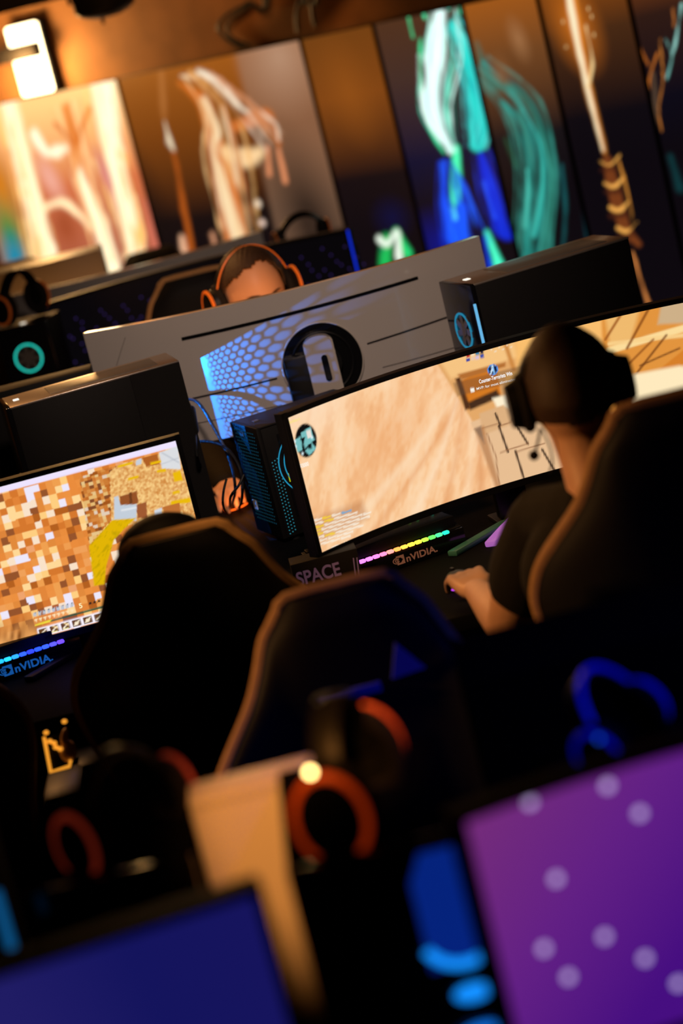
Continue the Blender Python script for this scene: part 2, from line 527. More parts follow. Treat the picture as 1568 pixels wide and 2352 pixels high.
a.stroke([(345, 470), (365, 560), (380, 620)], 40, (190, 100, 80), 9)
a.stroke([(310, 450), (335, 600)], [8, 12], (255, 230, 180), 5)
WH = ((255, 246, 220), (255, 226, 160), (255, 200, 110), (240, 160, 70))
a.strands([(20, 240), (60, 400), (110, 600), (120, 640)], [60, 70, 80, 60], 16, WH, seed=2, a=.5); a.strands([(235, 180), (262, 360), (300, 520), (318, 640)], [110, 90, 80, 60], 22, WH, seed=3, a=.5)
a.strands([(150, 240), (175, 330), (200, 440), (250, 600)], [90, 60, 60, 70], 14, ((230, 140, 60), (255, 220, 160), (200, 96, 30)), seed=5, a=.45)
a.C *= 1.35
# panel 1 : brown ground, spear streak and amber plume
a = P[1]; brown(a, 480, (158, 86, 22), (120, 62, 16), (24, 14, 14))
a.poly([(540, 115), (700, 75), (800, 520), (640, 560)], (150, 112, 86), 10, .55); a.blob((640, 130), 90, 90, (190, 150, 122), 0, .9, .7)
a.blob((720, 520), 90, 190, (16, 11, 12), 12, .7, .8); a.blob((330, 480), 70, 170, (20, 12, 12), 12, .7, .8)
a.stroke([(370, 170), (376, 270)], 14, (190, 120, 60), 8, .6)
a.stroke([(378, 280), (388, 320), (398, 345)], [8, 20, 12], (255, 236, 200), 4)
a.stroke([(398, 350), (420, 460), (440, 580)], [14, 20, 22], (176, 84, 24), 4)
a.stroke([(418, 545), (422, 585)], 18, (250, 190, 150), 5); a.stroke([(487, 540), (497, 575)], 16, (230, 160, 120), 5)
a.stroke([(410, 190), (470, 240), (495, 330), (520, 430), (545, 560)], [8, 44, 60, 84, 84], (216, 112, 36), 7)
a.stroke([(455, 165), (505, 190), (545, 240), (575, 262)], [10, 22, 20, 10], (255, 238, 210), 5)
a.stroke([(470, 230), (500, 300), (490, 340), (515, 440), (550, 560)], [16, 26, 18, 44, 46], (255, 226, 178), 7)
a.stroke([(520, 350), (560, 365), (595, 350)], [36, 48, 30], (255, 214, 158), 8)
a.stroke([(540, 290), (590, 270), (620, 265), (640, 330)], [30, 32, 22, 14], (206, 110, 44), 6)
a.stroke([(600, 260), (632, 285), (640, 320)], [8, 10, 8], (255, 240, 214), 4)
a.stroke([(615, 340), (618, 400)], 12, (226, 142, 96), 4); a.stroke([(640, 345), (655, 415)], 14, (226, 142, 96), 4)
a.stroke([(415, 175), (450, 178)], [5, 10], (250, 220, 180), 4)
a.strands([(430, 170), (500, 250), (520, 360), (560, 560)], [30, 80, 100, 90], 26, ((255, 236, 200), (240, 170, 90), (190, 96, 36), (255, 206, 140)), (3, 9), seed=7, a=.5)
a.strands([(480, 170), (560, 250), (630, 330)], [20, 50, 60], 12, ((255, 236, 210), (200, 110, 50), (226, 150, 96)), (3, 7), seed=8, a=.5)
a.blob((592, 468), 10, 10, (255, 230, 200)); a.blob((602, 512), 10, 9, (255, 220, 200))
# panel 2 : plain
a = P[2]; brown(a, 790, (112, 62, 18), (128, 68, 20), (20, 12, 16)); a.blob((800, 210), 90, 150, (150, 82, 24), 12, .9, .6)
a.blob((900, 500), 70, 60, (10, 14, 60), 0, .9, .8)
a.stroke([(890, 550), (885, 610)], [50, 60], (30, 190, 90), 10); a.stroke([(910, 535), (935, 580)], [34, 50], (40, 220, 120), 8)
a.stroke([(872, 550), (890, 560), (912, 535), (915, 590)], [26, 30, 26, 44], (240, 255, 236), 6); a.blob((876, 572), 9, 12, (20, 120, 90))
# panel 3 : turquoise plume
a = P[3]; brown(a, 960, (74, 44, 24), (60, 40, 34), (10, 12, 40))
a.blob((1010, 560), 110, 90, (8, 16, 120), 0, .9, .8)
a.stroke([(930, 5), (948, 85)], [12, 9], (40, 230, 150), 4); a.stroke([(962, 0), (975, 40)], [10, 8], (60, 240, 170), 4); a.stroke([(1056, -10), (1058, 28)], 9, (60, 240, 180), 4)
a.stroke([(1020, 0), (1030, 20)], 12, (60, 230, 200), 4)
a.stroke([(1040, 60), (1085, 150), (1100, 250), (1095, 330)], [44, 84, 92, 70], (36, 200, 190), 6)
a.stroke([(1050, 60), (1100, 150), (1112, 235)], [10, 26, 16], (120, 250, 240), 6, .8)
a.stroke([(1050, 150), (1085, 270), (1098, 340)], [12, 18, 10], (10, 110, 120), 6, .8)
a.stroke([(1075, 180), (1118, 252)], [10, 20], (20, 150, 160), 5, .7)
a.stroke([(1010, 30), (1000, 110), (992, 200), (1000, 280), (1035, 345)], [50, 84, 64, 60, 26], (226, 255, 250), 8)
a.stroke([(965, 90), (968, 210), (990, 300), (1020, 350)], [6, 8, 8, 8], (60, 250, 170), 5, .9)
a.stroke([(1042, 200), (1045, 260), (1052, 330)], [22, 24, 10], (10, 70, 60), 6, .85)
a.stroke([(1048, 340), (1046, 400), (1045, 460)], [26, 44, 44], (70, 236, 170), 7)
a.stroke([(1040, 380), (1046, 430)], [14, 20], (6, 60, 50), 5, .7)
a.stroke([(1022, 370), (1018, 450), (1035, 540)], [10, 30, 60], (18, 72, 236), 8)
a.stroke([(1060, 480), (1055, 520), (1060, 560)], [50, 80, 90], (20, 84, 240), 9)
a.stroke([(1105, 360), (1125, 430), (1150, 520), (1170, 540)], [40, 70, 72, 40], (10, 36, 190), 7)
a.stroke([(1110, 420), (1135, 500)], [12, 14], (40, 90, 255), 6, .7); a.stroke([(1090, 430), (1120, 540)], [8, 10], (4, 8, 70), 5, .8)
a.stroke([(1040, 480), (1045, 500)], 16, (90, 230, 240), 6)
a.stroke([(1118, 535), (1150, 620)], [22, 50], (70, 240, 190), 7); a.stroke([(1112, 545), (1125, 610)], [12, 18], (14, 60, 220), 5)
a.strands([(1020, 20), (1010, 130), (1000, 250), (1040, 350)], [60, 90, 70, 20], 24, ((240, 255, 252), (150, 255, 236), (80, 240, 200)), (3, 8), seed=9, a=.5)
a.strands([(1030, 40), (1085, 150), (1105, 260), (1095, 340)], [40, 80, 80, 50], 26, ((30, 170, 170), (90, 240, 230), (16, 130, 140), (50, 210, 200)), (3, 8), seed=10, a=.5)
a.strands([(1020, 370), (1040, 460), (1060, 570)], [40, 90, 130], 20, ((10, 40, 180), (30, 100, 250), (14, 60, 220)), (4, 10), seed=11, a=.5)
a.strands([(1105, 350), (1135, 450), (1165, 540)], [40, 70, 60], 14, ((8, 20, 120), (20, 60, 230)), (4, 9), seed=12, a=.5)
# panel 4 : turquoise smoke
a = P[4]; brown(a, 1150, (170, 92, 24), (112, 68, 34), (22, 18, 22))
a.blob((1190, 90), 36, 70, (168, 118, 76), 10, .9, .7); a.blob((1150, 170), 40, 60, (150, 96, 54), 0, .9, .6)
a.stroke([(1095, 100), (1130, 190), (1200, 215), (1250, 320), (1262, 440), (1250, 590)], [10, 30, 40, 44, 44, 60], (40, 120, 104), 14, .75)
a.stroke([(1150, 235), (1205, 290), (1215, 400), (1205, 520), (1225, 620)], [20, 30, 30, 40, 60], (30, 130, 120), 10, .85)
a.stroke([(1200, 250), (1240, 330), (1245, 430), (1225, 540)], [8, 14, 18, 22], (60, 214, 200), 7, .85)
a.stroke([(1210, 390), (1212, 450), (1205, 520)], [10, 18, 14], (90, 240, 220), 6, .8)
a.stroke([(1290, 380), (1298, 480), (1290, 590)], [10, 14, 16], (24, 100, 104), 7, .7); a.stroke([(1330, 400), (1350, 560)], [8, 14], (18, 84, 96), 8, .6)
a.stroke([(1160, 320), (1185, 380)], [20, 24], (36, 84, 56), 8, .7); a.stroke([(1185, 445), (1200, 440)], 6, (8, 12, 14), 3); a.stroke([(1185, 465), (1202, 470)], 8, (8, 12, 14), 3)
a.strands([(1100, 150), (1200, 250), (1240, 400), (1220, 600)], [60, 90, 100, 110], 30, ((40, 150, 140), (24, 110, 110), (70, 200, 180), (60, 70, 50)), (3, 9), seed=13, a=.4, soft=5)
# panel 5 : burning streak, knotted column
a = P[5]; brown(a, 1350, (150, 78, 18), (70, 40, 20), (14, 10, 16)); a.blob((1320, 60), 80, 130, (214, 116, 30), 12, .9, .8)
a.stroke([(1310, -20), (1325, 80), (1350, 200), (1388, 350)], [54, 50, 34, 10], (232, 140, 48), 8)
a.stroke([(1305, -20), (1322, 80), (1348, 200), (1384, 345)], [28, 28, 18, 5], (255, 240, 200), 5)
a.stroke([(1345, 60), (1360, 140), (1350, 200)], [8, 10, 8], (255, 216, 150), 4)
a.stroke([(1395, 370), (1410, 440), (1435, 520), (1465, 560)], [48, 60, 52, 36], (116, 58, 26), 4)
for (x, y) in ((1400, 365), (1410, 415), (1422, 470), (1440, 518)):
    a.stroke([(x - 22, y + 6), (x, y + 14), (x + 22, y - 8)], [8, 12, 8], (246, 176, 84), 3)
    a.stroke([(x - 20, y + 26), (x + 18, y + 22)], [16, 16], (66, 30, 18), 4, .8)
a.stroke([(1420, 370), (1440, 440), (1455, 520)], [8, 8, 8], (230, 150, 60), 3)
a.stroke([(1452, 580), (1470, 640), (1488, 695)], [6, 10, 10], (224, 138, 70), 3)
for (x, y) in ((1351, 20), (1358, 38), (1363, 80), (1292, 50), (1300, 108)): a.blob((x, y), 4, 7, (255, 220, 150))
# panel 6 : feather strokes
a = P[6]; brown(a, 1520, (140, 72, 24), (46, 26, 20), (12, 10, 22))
a.stroke([(1430, 0), (1465, 100), (1490, 150)], [5, 6, 3], (220, 120, 40), 3)
a.stroke([(1510, 120), (1490, 190), (1485, 300), (1475, 425)], [4, 10, 8, 6], (214, 120, 44), 3)
a.stroke([(1515, 90), (1522, 180), (1512, 250), (1520, 300)], [3, 10, 8, 4], (230, 140, 56), 3)
a.stroke([(1500, 170), (1505, 240), (1500, 330)], [20, 24, 16], (96, 74, 56), 6, .8)
a.stroke([(1495, 260), (1500, 320), (1510, 440)], [10, 12, 6], (70, 140, 130), 4, .8)
a.stroke([(1488, 400), (1495, 500), (1490, 560), (1505, 620)], [14, 20, 18, 10], (226, 140, 44), 4)
a.stroke([(1470, 575), (1500, 620)], [6, 16], (214, 120, 40), 4)
a.stroke([(1565, 10), (1552, 90), (1542, 130)], [8, 9, 6], (150, 210, 200), 3); a.stroke([(1528, 90), (1542, 130), (1530, 180)], [3, 6, 5], (130, 200, 190), 3)
a.stroke([(1540, 360), (1560, 430)], [20, 40], (16, 66, 70), 10, .7); a.stroke([(1545, 20), (1548, 60)], 4, (220, 130, 60), 3)
P[3].C *= 1.25
for a in P: a.done()

# ------------------------------------------------------------------ high things: lamp, beam, stage light, cables
p = on_wall(92, 130, .0)
lt = thing('wall_lamp', 'white-hot wall lamp crossed by a dark bar, high above the flame panel', 'lamp', p, math.atan2(WDIR.y, WDIR.x))
box('housing', (-.105, -.05, -.16), (.105, -.004, .16), MT['blacksteel'], lt, .006)
box('diffuser', (-.095, -.075, -.15), (.095, -.05, .15), glow('lamp_diffuser', (255, 226, 170), 9), lt, .01)
box('cross_bar', (-.32, -.13, .005), (.115, -.085, .07), MT['blacksteel'], lt, .004)
box('bar_bracket', (-.03, -.088, .02), (.0, -.004, .05), MT['blacksteel'], lt, .002)
lp = bpy.data.lights.new('wall_lamp_light', 'POINT'); lp.energy = 40; lp.color = (1, .52, .17); lp.shadow_soft_size = .1
lo = bpy.data.objects.new('wall_lamp_light', lp); COL.objects.link(lo); lo.location = p + WN * .22 + Vector((0, 0, -.02)); lo.parent = None

b0, b1 = at(-120, 62, 9.6), at(420, -45, 9.4)
bm = bmesh.new(); d = b1 - b0
add_box(bm, (-.6, 0, 0), (d.length + .8, .08, .10), .006)
o = struct('trim_1', bm, MT['blacksteel']); o.location = b0; o.rotation_euler = (0, 0, math.atan2(d.y, d.x)); o['label'] = 'dark ceiling beam'
c = at(235, -6, 9.2)
sl = thing('stage_light', 'black stage light can hanging from the beam at the top', 'lamp', c)
bm = bmesh.new(); add_cyl(bm, (0, 0, .02), (0, 0, 1), .115, .12, 32); add_ball(bm, (0, 0, -.03), (.115, .115, .045)); finish(bm, 'can', MT['black'], sl)
box('yoke', (-.13, -.015, 0), (-.118, .015, .2), MT['blacksteel'], sl, .002); box('yoke', (.118, -.015, 0), (.13, .015, .2), MT['blacksteel'], sl, .002)
cyl('screw', (-.02, 0, -.08), (0, 0, 1), .006, .03, MT['black'], sl, 8)
cyl('hanger', (0, 0, .6), (0, 0, 1), .012, 1.1, MT['blacksteel'], sl, 10)
for lab, pts in (('looped black cable hanging above the amber plume panel', [(600, -40), (570, 5), (520, 35), (500, 65), (530, 95), (560, 110)]),
                 ('second looped black cable hanging beside the first', [(610, -45), (575, 10), (535, 40), (520, 68), (540, 92), (575, 106)]),
                 ('straight black cable dropping to the seam right of the amber panel', [(690, -60), (686, 0), (680, 40), (684, 76)]),
                 ('black cable dropping just right of the straight one', [(716, -60), (714, 0), (718, 40), (724, 62)])):
    q = [on_wall(x, y, .02) for x, y in pts]; q[0] = Vector((q[0].x, q[0].y, HC - .002)); q.insert(1, on_wall(pts[0][0], pts[0][1], .02))
    tag(tube('ceiling_cable', q, .007, MT['rubber']), lab, 'cable', 'cables hanging above the mural')


# ------------------------------------------------------------------ desks
def desk(label, x0, x1, y0, y1, z=.75):
    t = thing('desk', label, 'desk', ((x0 + x1) / 2, (y0 + y1) / 2, 0), 0, 'long black desks in rows')
    hx, hy = (x1 - x0) / 2, (y1 - y0) / 2
    box('tabletop', (-hx, -hy, z - .035), (hx, hy, z), MT['desk'], t, .004)
    for sx in (-1, 0, 1):
        for sy in (-1, 1):
            cx = sx * (hx - .08); cy = sy * (hy - .1)
            box('leg', (cx - .03, cy - .03, 0), (cx + .03, cy + .03, z - .035), MT['blacksteel'], t, .003)
    box('modesty_panel', (-hx + .05, -.01, .2), (hx - .05, .01, z - .035), MT['blacksteel'], t, .002)
    return t


desk('black desk nearest the camera carrying the purple and blue screens', -1.9, 2.2, 2.2, 3.42)
desk('black middle desk carrying the shooter game screen and the white monitor', -1.9, 2.2, 4.93, 6.86)
desk('black rear desk under the dark dotted screen by the mural', -2.1, .62, 8.0, 9.10)


# ------------------------------------------------------------------ monitors
MW, MH, MR = 1.13, .35, 1.05


def arc(u, off=0.0, R=MR):
    f = u / R
    return R * math.sin(f) - off * math.sin(f) * 1, -R * (1 - math.cos(f)) - off * math.cos(f)


def slab(bm, u0, u1, z0, z1, o0, o1, n=40, R=MR):
    prev = None; first = None
    for i in range(n + 1):
        u = u0 + (u1 - u0) * i / n
        a, b = arc(u, o0, R), arc(u, o1, R)
        r = [bm.verts.new((a[0], a[1], z0)), bm.verts.new((a[0], a[1], z1)), bm.verts.new((b[0], b[1], z1)), bm.verts.new((b[0], b[1], z0))]
        if prev:
            for k in range(4): bm.faces.new((prev[k], prev[(k + 1) % 4], r[(k + 1) % 4], r[k]))
        else: first = r
        prev = r
    bm.faces.new(first); bm.faces.new(prev[::-1])


def monitor(label, loc, rz, ztop, shell, group='curved ultrawide monitors', back=False, art_step=None, screen=None, width=MW, prongs=((-.17, -.20), (.17, -.20)), desk_z=.75, bezel=.012, height=MH, R=MR, neck_x=0.0, feet=None):
    t = thing('monitor', label, 'monitor', (loc[0], loc[1], desk_z), rz, group)
    z1 = ztop - desk_z; z0 = z1 - height; hw = width / 2
    bm = bmesh.new(); slab(bm, -hw, hw, z0, z1, 0.0, -.026, R=R); finish(bm, 'shell', MT[shell], t)
    bm = bmesh.new()
    slab(bm, -hw, hw, z0, z0 + bezel + .004, .006, -.002, R=R); slab(bm, -hw, hw, z1 - bezel, z1, .006, -.002, R=R)
    slab(bm, -hw, -hw + bezel, z0, z1, .006, -.002, 2, R=R); slab(bm, hw - bezel, hw, z0, z1, .006, -.002, 2, R=R)
    finish(bm, 'bezel', MT['black'], t)
    scr = None
    if art_step:
        scr = Art('screen', lambda a_, b_: (*arc(a_, .002, R), b_), -hw + bezel, hw - bezel, z0 + bezel + .004, z1 - bezel, art_step, screen, t)
        scr.root = t; scr.R = R
    else:
        bm = bmesh.new(); slab(bm, -hw + bezel, hw - bezel, z0 + bezel, z1 - bezel, .002, .0005, R=R)
        finish(bm, 'screen', screen, t)
    ny = .03
    bm = bmesh.new(); add_box(bm, (neck_x - .04, ny, .012), (neck_x + .04, ny + .03, z0 + .18), .008); finish(bm, 'stand_neck', MT['black'], t)
    for k, (px_, py_) in enumerate(prongs):
        L = math.hypot(px_, py_); an = math.atan2(py_, px_)
        bm = bmesh.new(); add_box(bm, (0, -.014, 0.0), (L, .014, .014), .004, Matrix.Translation((neck_x, ny + .015, 0)) @ Matrix.Rotation(an, 4, 'Z'))
        finish(bm, 'stand_foot', MT[feet[k]] if feet else (MT['grey'] if back else MT['black']), t)
    bm = bmesh.new(); add_box(bm, (neck_x - .05, ny - .01, 0), (neck_x + .05, ny + .09, .014), .005); finish(bm, 'stand_base', MT['black'], t)
    return t, scr, z0, z1


def white_back(label, loc, rz, ztop, ring_u=0.0, ring_dz=0.0, shell='white', scrcol=(255, 165, 85), es=3.2, detail=True):
    """a white-backed monitor seen from behind (its screen faces the far player)"""
    t, _, z0, z1 = monitor(label, loc, rz, ztop, shell, 'white backed ultrawide monitors', True, None, glow('far_screen', scrcol, es))
    hw = MW / 2; zc = (z0 + z1) / 2 + ring_dz
    if detail:
        bk = -.026
        def strip(nm, ua, ub, za, zb, th=.004):
            bm = bmesh.new()
            n = 24; pr = None
            for i in range(n + 1):
                f = i / n; u = ua + (ub - ua) * f; z = za + (zb - za) * f
                p0 = arc(u, bk + .001); p1 = arc(u, bk - .0012)
                r = [bm.verts.new((p0[0], p0[1], z - th / 2)), bm.verts.new((p1[0], p1[1], z - th / 2)), bm.verts.new((p1[0], p1[1], z + th / 2)), bm.verts.new((p0[0], p0[1], z + th / 2))]
                if pr:
                    for k in range(4): bm.faces.new((pr[k], pr[(k + 1) % 4], r[(k + 1) % 4], r[k]))
                else: bm.faces.new(r)
                pr = r
            bm.faces.new(pr[::-1]); finish(bm, nm, MT['blackgloss'], t)
        # as seen from behind, +u is to the viewer's left
        strip('vent_slot', .285, -.36, z1 - .063, z1 - .058, .009)
        strip('seam', ring_u + .125, .40, zc - .012, zc - .02, .0045)
        strip('seam', ring_u - .125, -.43, zc + .018, zc + .026, .0045)
        strip('seam', ring_u + .13, .40, zc - .085, zc - .087, .0015); strip('seam', ring_u - .15, -.42, zc - .055, zc - .06, .0015)
        strip('seam', .44, .52, z1 - .03, z1 - .15, .0012)
        p = arc(ring_u, bk); f = ring_u / MR; ax = Vector((math.sin(f), math.cos(f), 0)); c = Vector((p[0], p[1], zc))
        bm = bmesh.new(); add_cyl(bm, c + ax * .0015, ax, .108, .005, 64); finish(bm, 'ring_recess', MT['blackgloss'], t)
        ring('ring_rim', c + ax * .003, ax, .1085, .0022, MT['whiteplain'], t, n=72)
        ring('inner_ring', c + ax * .004, ax, .082, .0045, MT['black'], t, n=60)
        cyl('hub', c + ax * .012, ax, .05, .024, MT['black'], t, 40)
        # silver column in front of the ring
        x = c.x; yb = c.y + .022
        top = zc + .060; rw = .040
        ol = [(x - rw, .004), (x + rw, .004)] + [(x + rw * math.cos(k * PI / 16), top + rw * .55 * math.sin(k * PI / 16)) for k in range(17)]
        prism('stand_column', ol, yb, yb + .032, MT['silver'], t, 'xz', .005)
        ol = []
        for k in range(13): ol.append((x - .008 + .0085 * math.cos(k * PI / 12), zc + .02 + .0085 * math.sin(k * PI / 12)))
        for k in range(13): ol.append((x - .008 + .0085 * math.cos(PI + k * PI / 12), zc - .035 + .0085 * math.sin(PI + k * PI / 12)))
        prism('cable_hole', ol, yb + .0322, yb + .034, MT['blackgloss'], t, 'xz')
    return t


SCREEN = art_mat('lit_screen', 1.0, .3, .15)

# white monitor in the middle row, seen from behind.   ends of its back at (180,770) and (1105,530)
pl, pr_ = at(172, 775, 6.53), at(1108, 527, 6.57)
wx, wy = (pl.x + pr_.x) / 2, 6.55 - .15
white_back('white curved monitor seen from behind with a black ring and silver stand', (wx, wy - .012), PI - .02, (pl.z + pr_.z) / 2, ring_u=-.060, ring_dz=-.034)
# rear row: white strip behind the dotted screen
pl, pr_ = at(-40, 678, 8.86), at(640, 530, 8.8)
white_back('pale monitor back showing as a turquoise lit strip in the rear row', ((pl.x + pr_.x) / 2 - .06, 8.66), PI, (pl.z + pr_.z) / 2 + .004, detail=False)

# ---- the shooter game screen
lx = at(646, 952, 5.34); rzc = .17; _q = arc(-.565)
csx, csy = lx.x - (math.cos(rzc) * _q[0] - math.sin(rzc) * _q[1]), lx.y - (math.sin(rzc) * _q[0] + math.cos(rzc) * _q[1])
cs_t, cs, z0, z1 = monitor('wide curved monitor with a sandy shooter game, in front of the headset player', (csx, csy), rzc, lx.z, 'black', art_step=.0032, screen=SCREEN, prongs=((-.205, -.16), (-.115, -.175)), neck_x=-.02, feet=('teallit', 'purplelit'))
a = cs
a.fill((250, 200, 150))
g = a.grain(.09, .03, 62, 3) * .5 + a.grain(.03, .011, 62, 5) * .3 + a.grain(.012, .006, 60, 9) * .2
a.mix(np.clip((g - .42) * 1.6, 0, .6), lin((255, 224, 186))); a.mix(np.clip((.5 - g) * 1.6, 0, .5), lin((232, 160, 100)))
a.blob((890, 1010), 110, 60, (236, 164, 104), 35, .9, .5); a.blob((720, 930), 80, 60, (255, 226, 196), 0, .9, .6)
for x0_, x1_, wv, cc in ((1060, 790, 16, (255, 226, 190)), (1075, 850, 10, (226, 150, 90)), (1065, 930, 14, (255, 230, 198)), (1075, 1000, 8, (226, 152, 96)), (1085, 1060, 12, (255, 224, 186)), (1090, 1100, 9, (216, 138, 80))):
    a.stroke([(x0_ - 10, 900), ((x0_ + x1_) / 2 + 8, 1060), (x1_, 1235)], [4, wv, wv * 1.6], cc, 10, .5)
# far arcade
a.poly([(1000, 830), (1330, 735), (1330, 1090), (1148, 1130), (1095, 985)], (228, 168, 104), 3)
a.poly([(1010, 830), (1180, 785), (1190, 820), (1035, 870)], (246, 196, 130), 5)
a.poly([(1180, 770), (1400, 715), (1400, 900), (1190, 900)], (250, 190, 110), 8)
a.stroke([(1160, 790), (1180, 850)], 10, (206, 136, 66), 5); a.stroke([(1245, 770), (1268, 850)], 12, (222, 146, 66), 6)
a.poly([(1050, 880), (1085, 858), (1140, 848), (1150, 905), (1075, 940)], (214, 122, 34), 3)
a.poly([(1045, 870), (1056, 866), (1080, 938), (1068, 942)], (84, 48, 26), 3); a.poly([(1072, 925), (1140, 895), (1150, 912), (1080, 942)], (70, 44, 28), 4)
a.poly([(1050, 860), (1160, 832), (1160, 842), (1060, 872)], (180, 110, 50), 3)
a.poly([(1160, 860), (1195, 850), (1200, 915), (1165, 925)], (240, 180, 100), 3)
a.poly([(1130, 915), (1190, 900), (1230, 960), (1160, 975)], (255, 240, 208), 4)
a.poly([(1040, 880), (1310, 815), (1318, 850), (1050, 910)], (96, 70, 50), 3, .5)
# paving
a.poly([(1080, 970), (1200, 925), (1330, 1075), (1148, 1128)], (232, 190, 146), 2)
a.poly([(1100, 950), (1155, 930), (1200, 965), (1108, 1000)], (222, 176, 128), 3)
for q in ([(1137, 950), (1148, 976)], [(1145, 978), (1166, 1038)], [(1176, 962), (1212, 1020)], [(1183, 1036), (1204, 1104)], [(1244, 1032), (1276, 1086)]):
    a.stroke(q, 5, (52, 30, 20), 1.6, 1, 0)
for q in ([(1108, 984), (1142, 974)], [(1150, 978), (1190, 962)], [(1148, 1040), (1212, 1018)], [(1186, 1038), (1250, 1018)], [(1118, 996), (1138, 1048), (1148, 1128)]):
    a.stroke(q, 3, (150, 100, 66), 1.6, .8, 0)
a.poly([(1090, 985), (1110, 978), (1150, 1125), (1140, 1130)], (180, 116, 66), 4, .7)
a.poly([(1088, 985), (1104, 978), (1112, 1020)], (120, 100, 84), 3, .7)
# right of the head: timber and bright floor
a.poly([(1380, 715), (1620, 655), (1620, 950), (1390, 950)], (226, 148, 62), 4)
a.poly([(1390, 730), (1470, 705), (1450, 780), (1400, 790)], (240, 186, 110), 6)
a.poly([(1520, 690), (1620, 665), (1620, 740), (1510, 745)], (206, 176, 136), 4)
for q, wv, cc in (([(1400, 805), (1620, 740)], 16, (255, 226, 160)), ([(1400, 790), (1620, 765)], 10, (250, 210, 140)), ([(1440, 700), (1390, 780)], 6, (160, 88, 30)), ([(1500, 690), (1440, 800)], 6, (140, 76, 26)), ([(1460, 860), (1530, 770)], 5, (120, 64, 24)), ([(1430, 850), (1500, 780)], 5, (150, 84, 30)), ([(1470, 840), (1560, 800)], 4, (110, 60, 26)), ([(1520, 860), (1620, 780)], 26, (214, 126, 40))):
    a.stroke(q, wv, cc, 3, .9, 0)
a.poly([(1430, 865), (1560, 840), (1620, 850), (1620, 930), (1430, 930)], (255, 234, 190), 5)
# corner map, chat box, emblem
a.blob((702, 1012), 31, 38, (10, 12, 14), -14, .05)
for q in ([(690, 995), (712, 980), (722, 1010), (700, 1030)], [(676, 1010), (690, 1002), (694, 1034), (682, 1040)], [(700, 1036), (716, 1018), (726, 1030), (710, 1046)]): a.poly(q, (120, 190, 190), 1)
a.poly([(703, 990), (713, 986), (716, 1004), (706, 1008)], (236, 226, 216), 1); a.poly([(688, 1008), (700, 1004), (696, 1022)], (10, 12, 14), 1); a.poly([(706, 1022), (714, 1018), (716, 1030), (708, 1032)], (10, 12, 14), 1)
for x, y in ((676, 1014), (678, 1026), (694, 1042), (716, 1005)): a.blob((x, y), 3.2, 3.2, (230, 250, 255))
a.poly([(716, 1192), (832, 1150), (846, 1190), (735, 1248)], (196, 132, 84), 8, .6)
rr = random.Random(5)
for k in range(8):
    x, y = 720 + k * 2.4, 1196 + k * 7.6; L = (78, 92, 112, 104, 96, 88, 76, 58)[k]; cur = 0; n = 0
    while cur < L:
        wl = rr.uniform(8, 22); col = (250, 214, 40) if (k in (0, 1, 5) and n == 1) or (k in (2, 3, 4) and n == 0) else ((70, 170, 220) if (k == 0 and cur > 60) else (250, 240, 222))
        a.stroke([(x + cur, y - cur * .27), (x + cur + wl, y - (cur + wl) * .27)], 4.2, col, .9, .85, 0); cur += wl + 3.5; n += 1
for x, y, L in ((762, 1258, 18), (812, 1240, 22)): a.stroke([(x, y), (x + L, y - L * .27)], 5, (250, 244, 230), 1, .9, 0)
for x, y in ((741, 1273), (786, 1252)): a.blob((x, y), 4, 4, (250, 244, 230), 0, .2)
for k, cc in enumerate(((190, 40, 40), (240, 220, 190), (60, 130, 170), (30, 30, 60), (60, 70, 160), (230, 200, 180), (210, 190, 220), (60, 80, 170))):
    x = 1074 + (k % 4) * 10.5; y = 817 - (k % 4) * 2.7 + (k // 4) * 9.5
    a.poly([(x - 4, y - 3), (x + 4, y - 5), (x + 5, y + 3), (x - 3, y + 5)], cc, .8)
for k in range(6): a.blob((1128 + k * 9, 802 - k * 2.4 + (k % 2) * 7), 2.4, 2.4, (240, 224, 200), 0, .3, .8)
a.blob((1131, 849), 12.5, 12.5, (10, 24, 70), 0, .06)
a.stroke([(1131 + 11 * math.cos(k * PI / 8), 849 + 11 * math.sin(k * PI / 8)) for k in range(17)], 2, (70, 150, 240), .8, 1, 0)
a.stroke([(1131, 843), (1126, 860)], [4, 3], (210, 235, 255), .8); a.stroke([(1131, 843), (1136, 858)], [4, 3], (150, 205, 255), .8); a.blob((1130, 841), 2.6, 2.6, (220, 240, 255))
a.poly([(1079, 892), (1087, 890), (1089, 899), (1081, 901)], (250, 246, 236), .7)
a.done()


def put_text(A, body, p0, p1, hpx, srgb, es=1.0, bold=.0, name='screen_text', off=.0032):
    """lettering lying on a screen, from photo point p0 towards p1, bent to the screen's curve"""
    me = text_mesh(body, 1.0, bold)
    n = len(me.vertices); co = np.empty(n * 3); me.vertices.foreach_get('co', co); co = co.reshape(-1, 3)
    q = A.m([p0, p1]); d = q[1] - q[0]; L = np.hypot(*d); d /= L; nn = np.array([-d[1], d[0]])
    wdt = co[:, 0].max() - co[:, 0].min(); sx = L / wdt; sy = hpx * A.s / .7
    uv = q[0] + np.outer((co[:, 0] - co[:, 0].min()) * sx, d) + np.outer(co[:, 1] * sy, nn)
    new = np.array([(*arc(u, off, A.R), v) for u, v in uv]); me.vertices.foreach_set('co', new.ravel()); me.update()
    me.name = name
    return link(name, me, glow(name + '_ink', srgb, es), A.o)


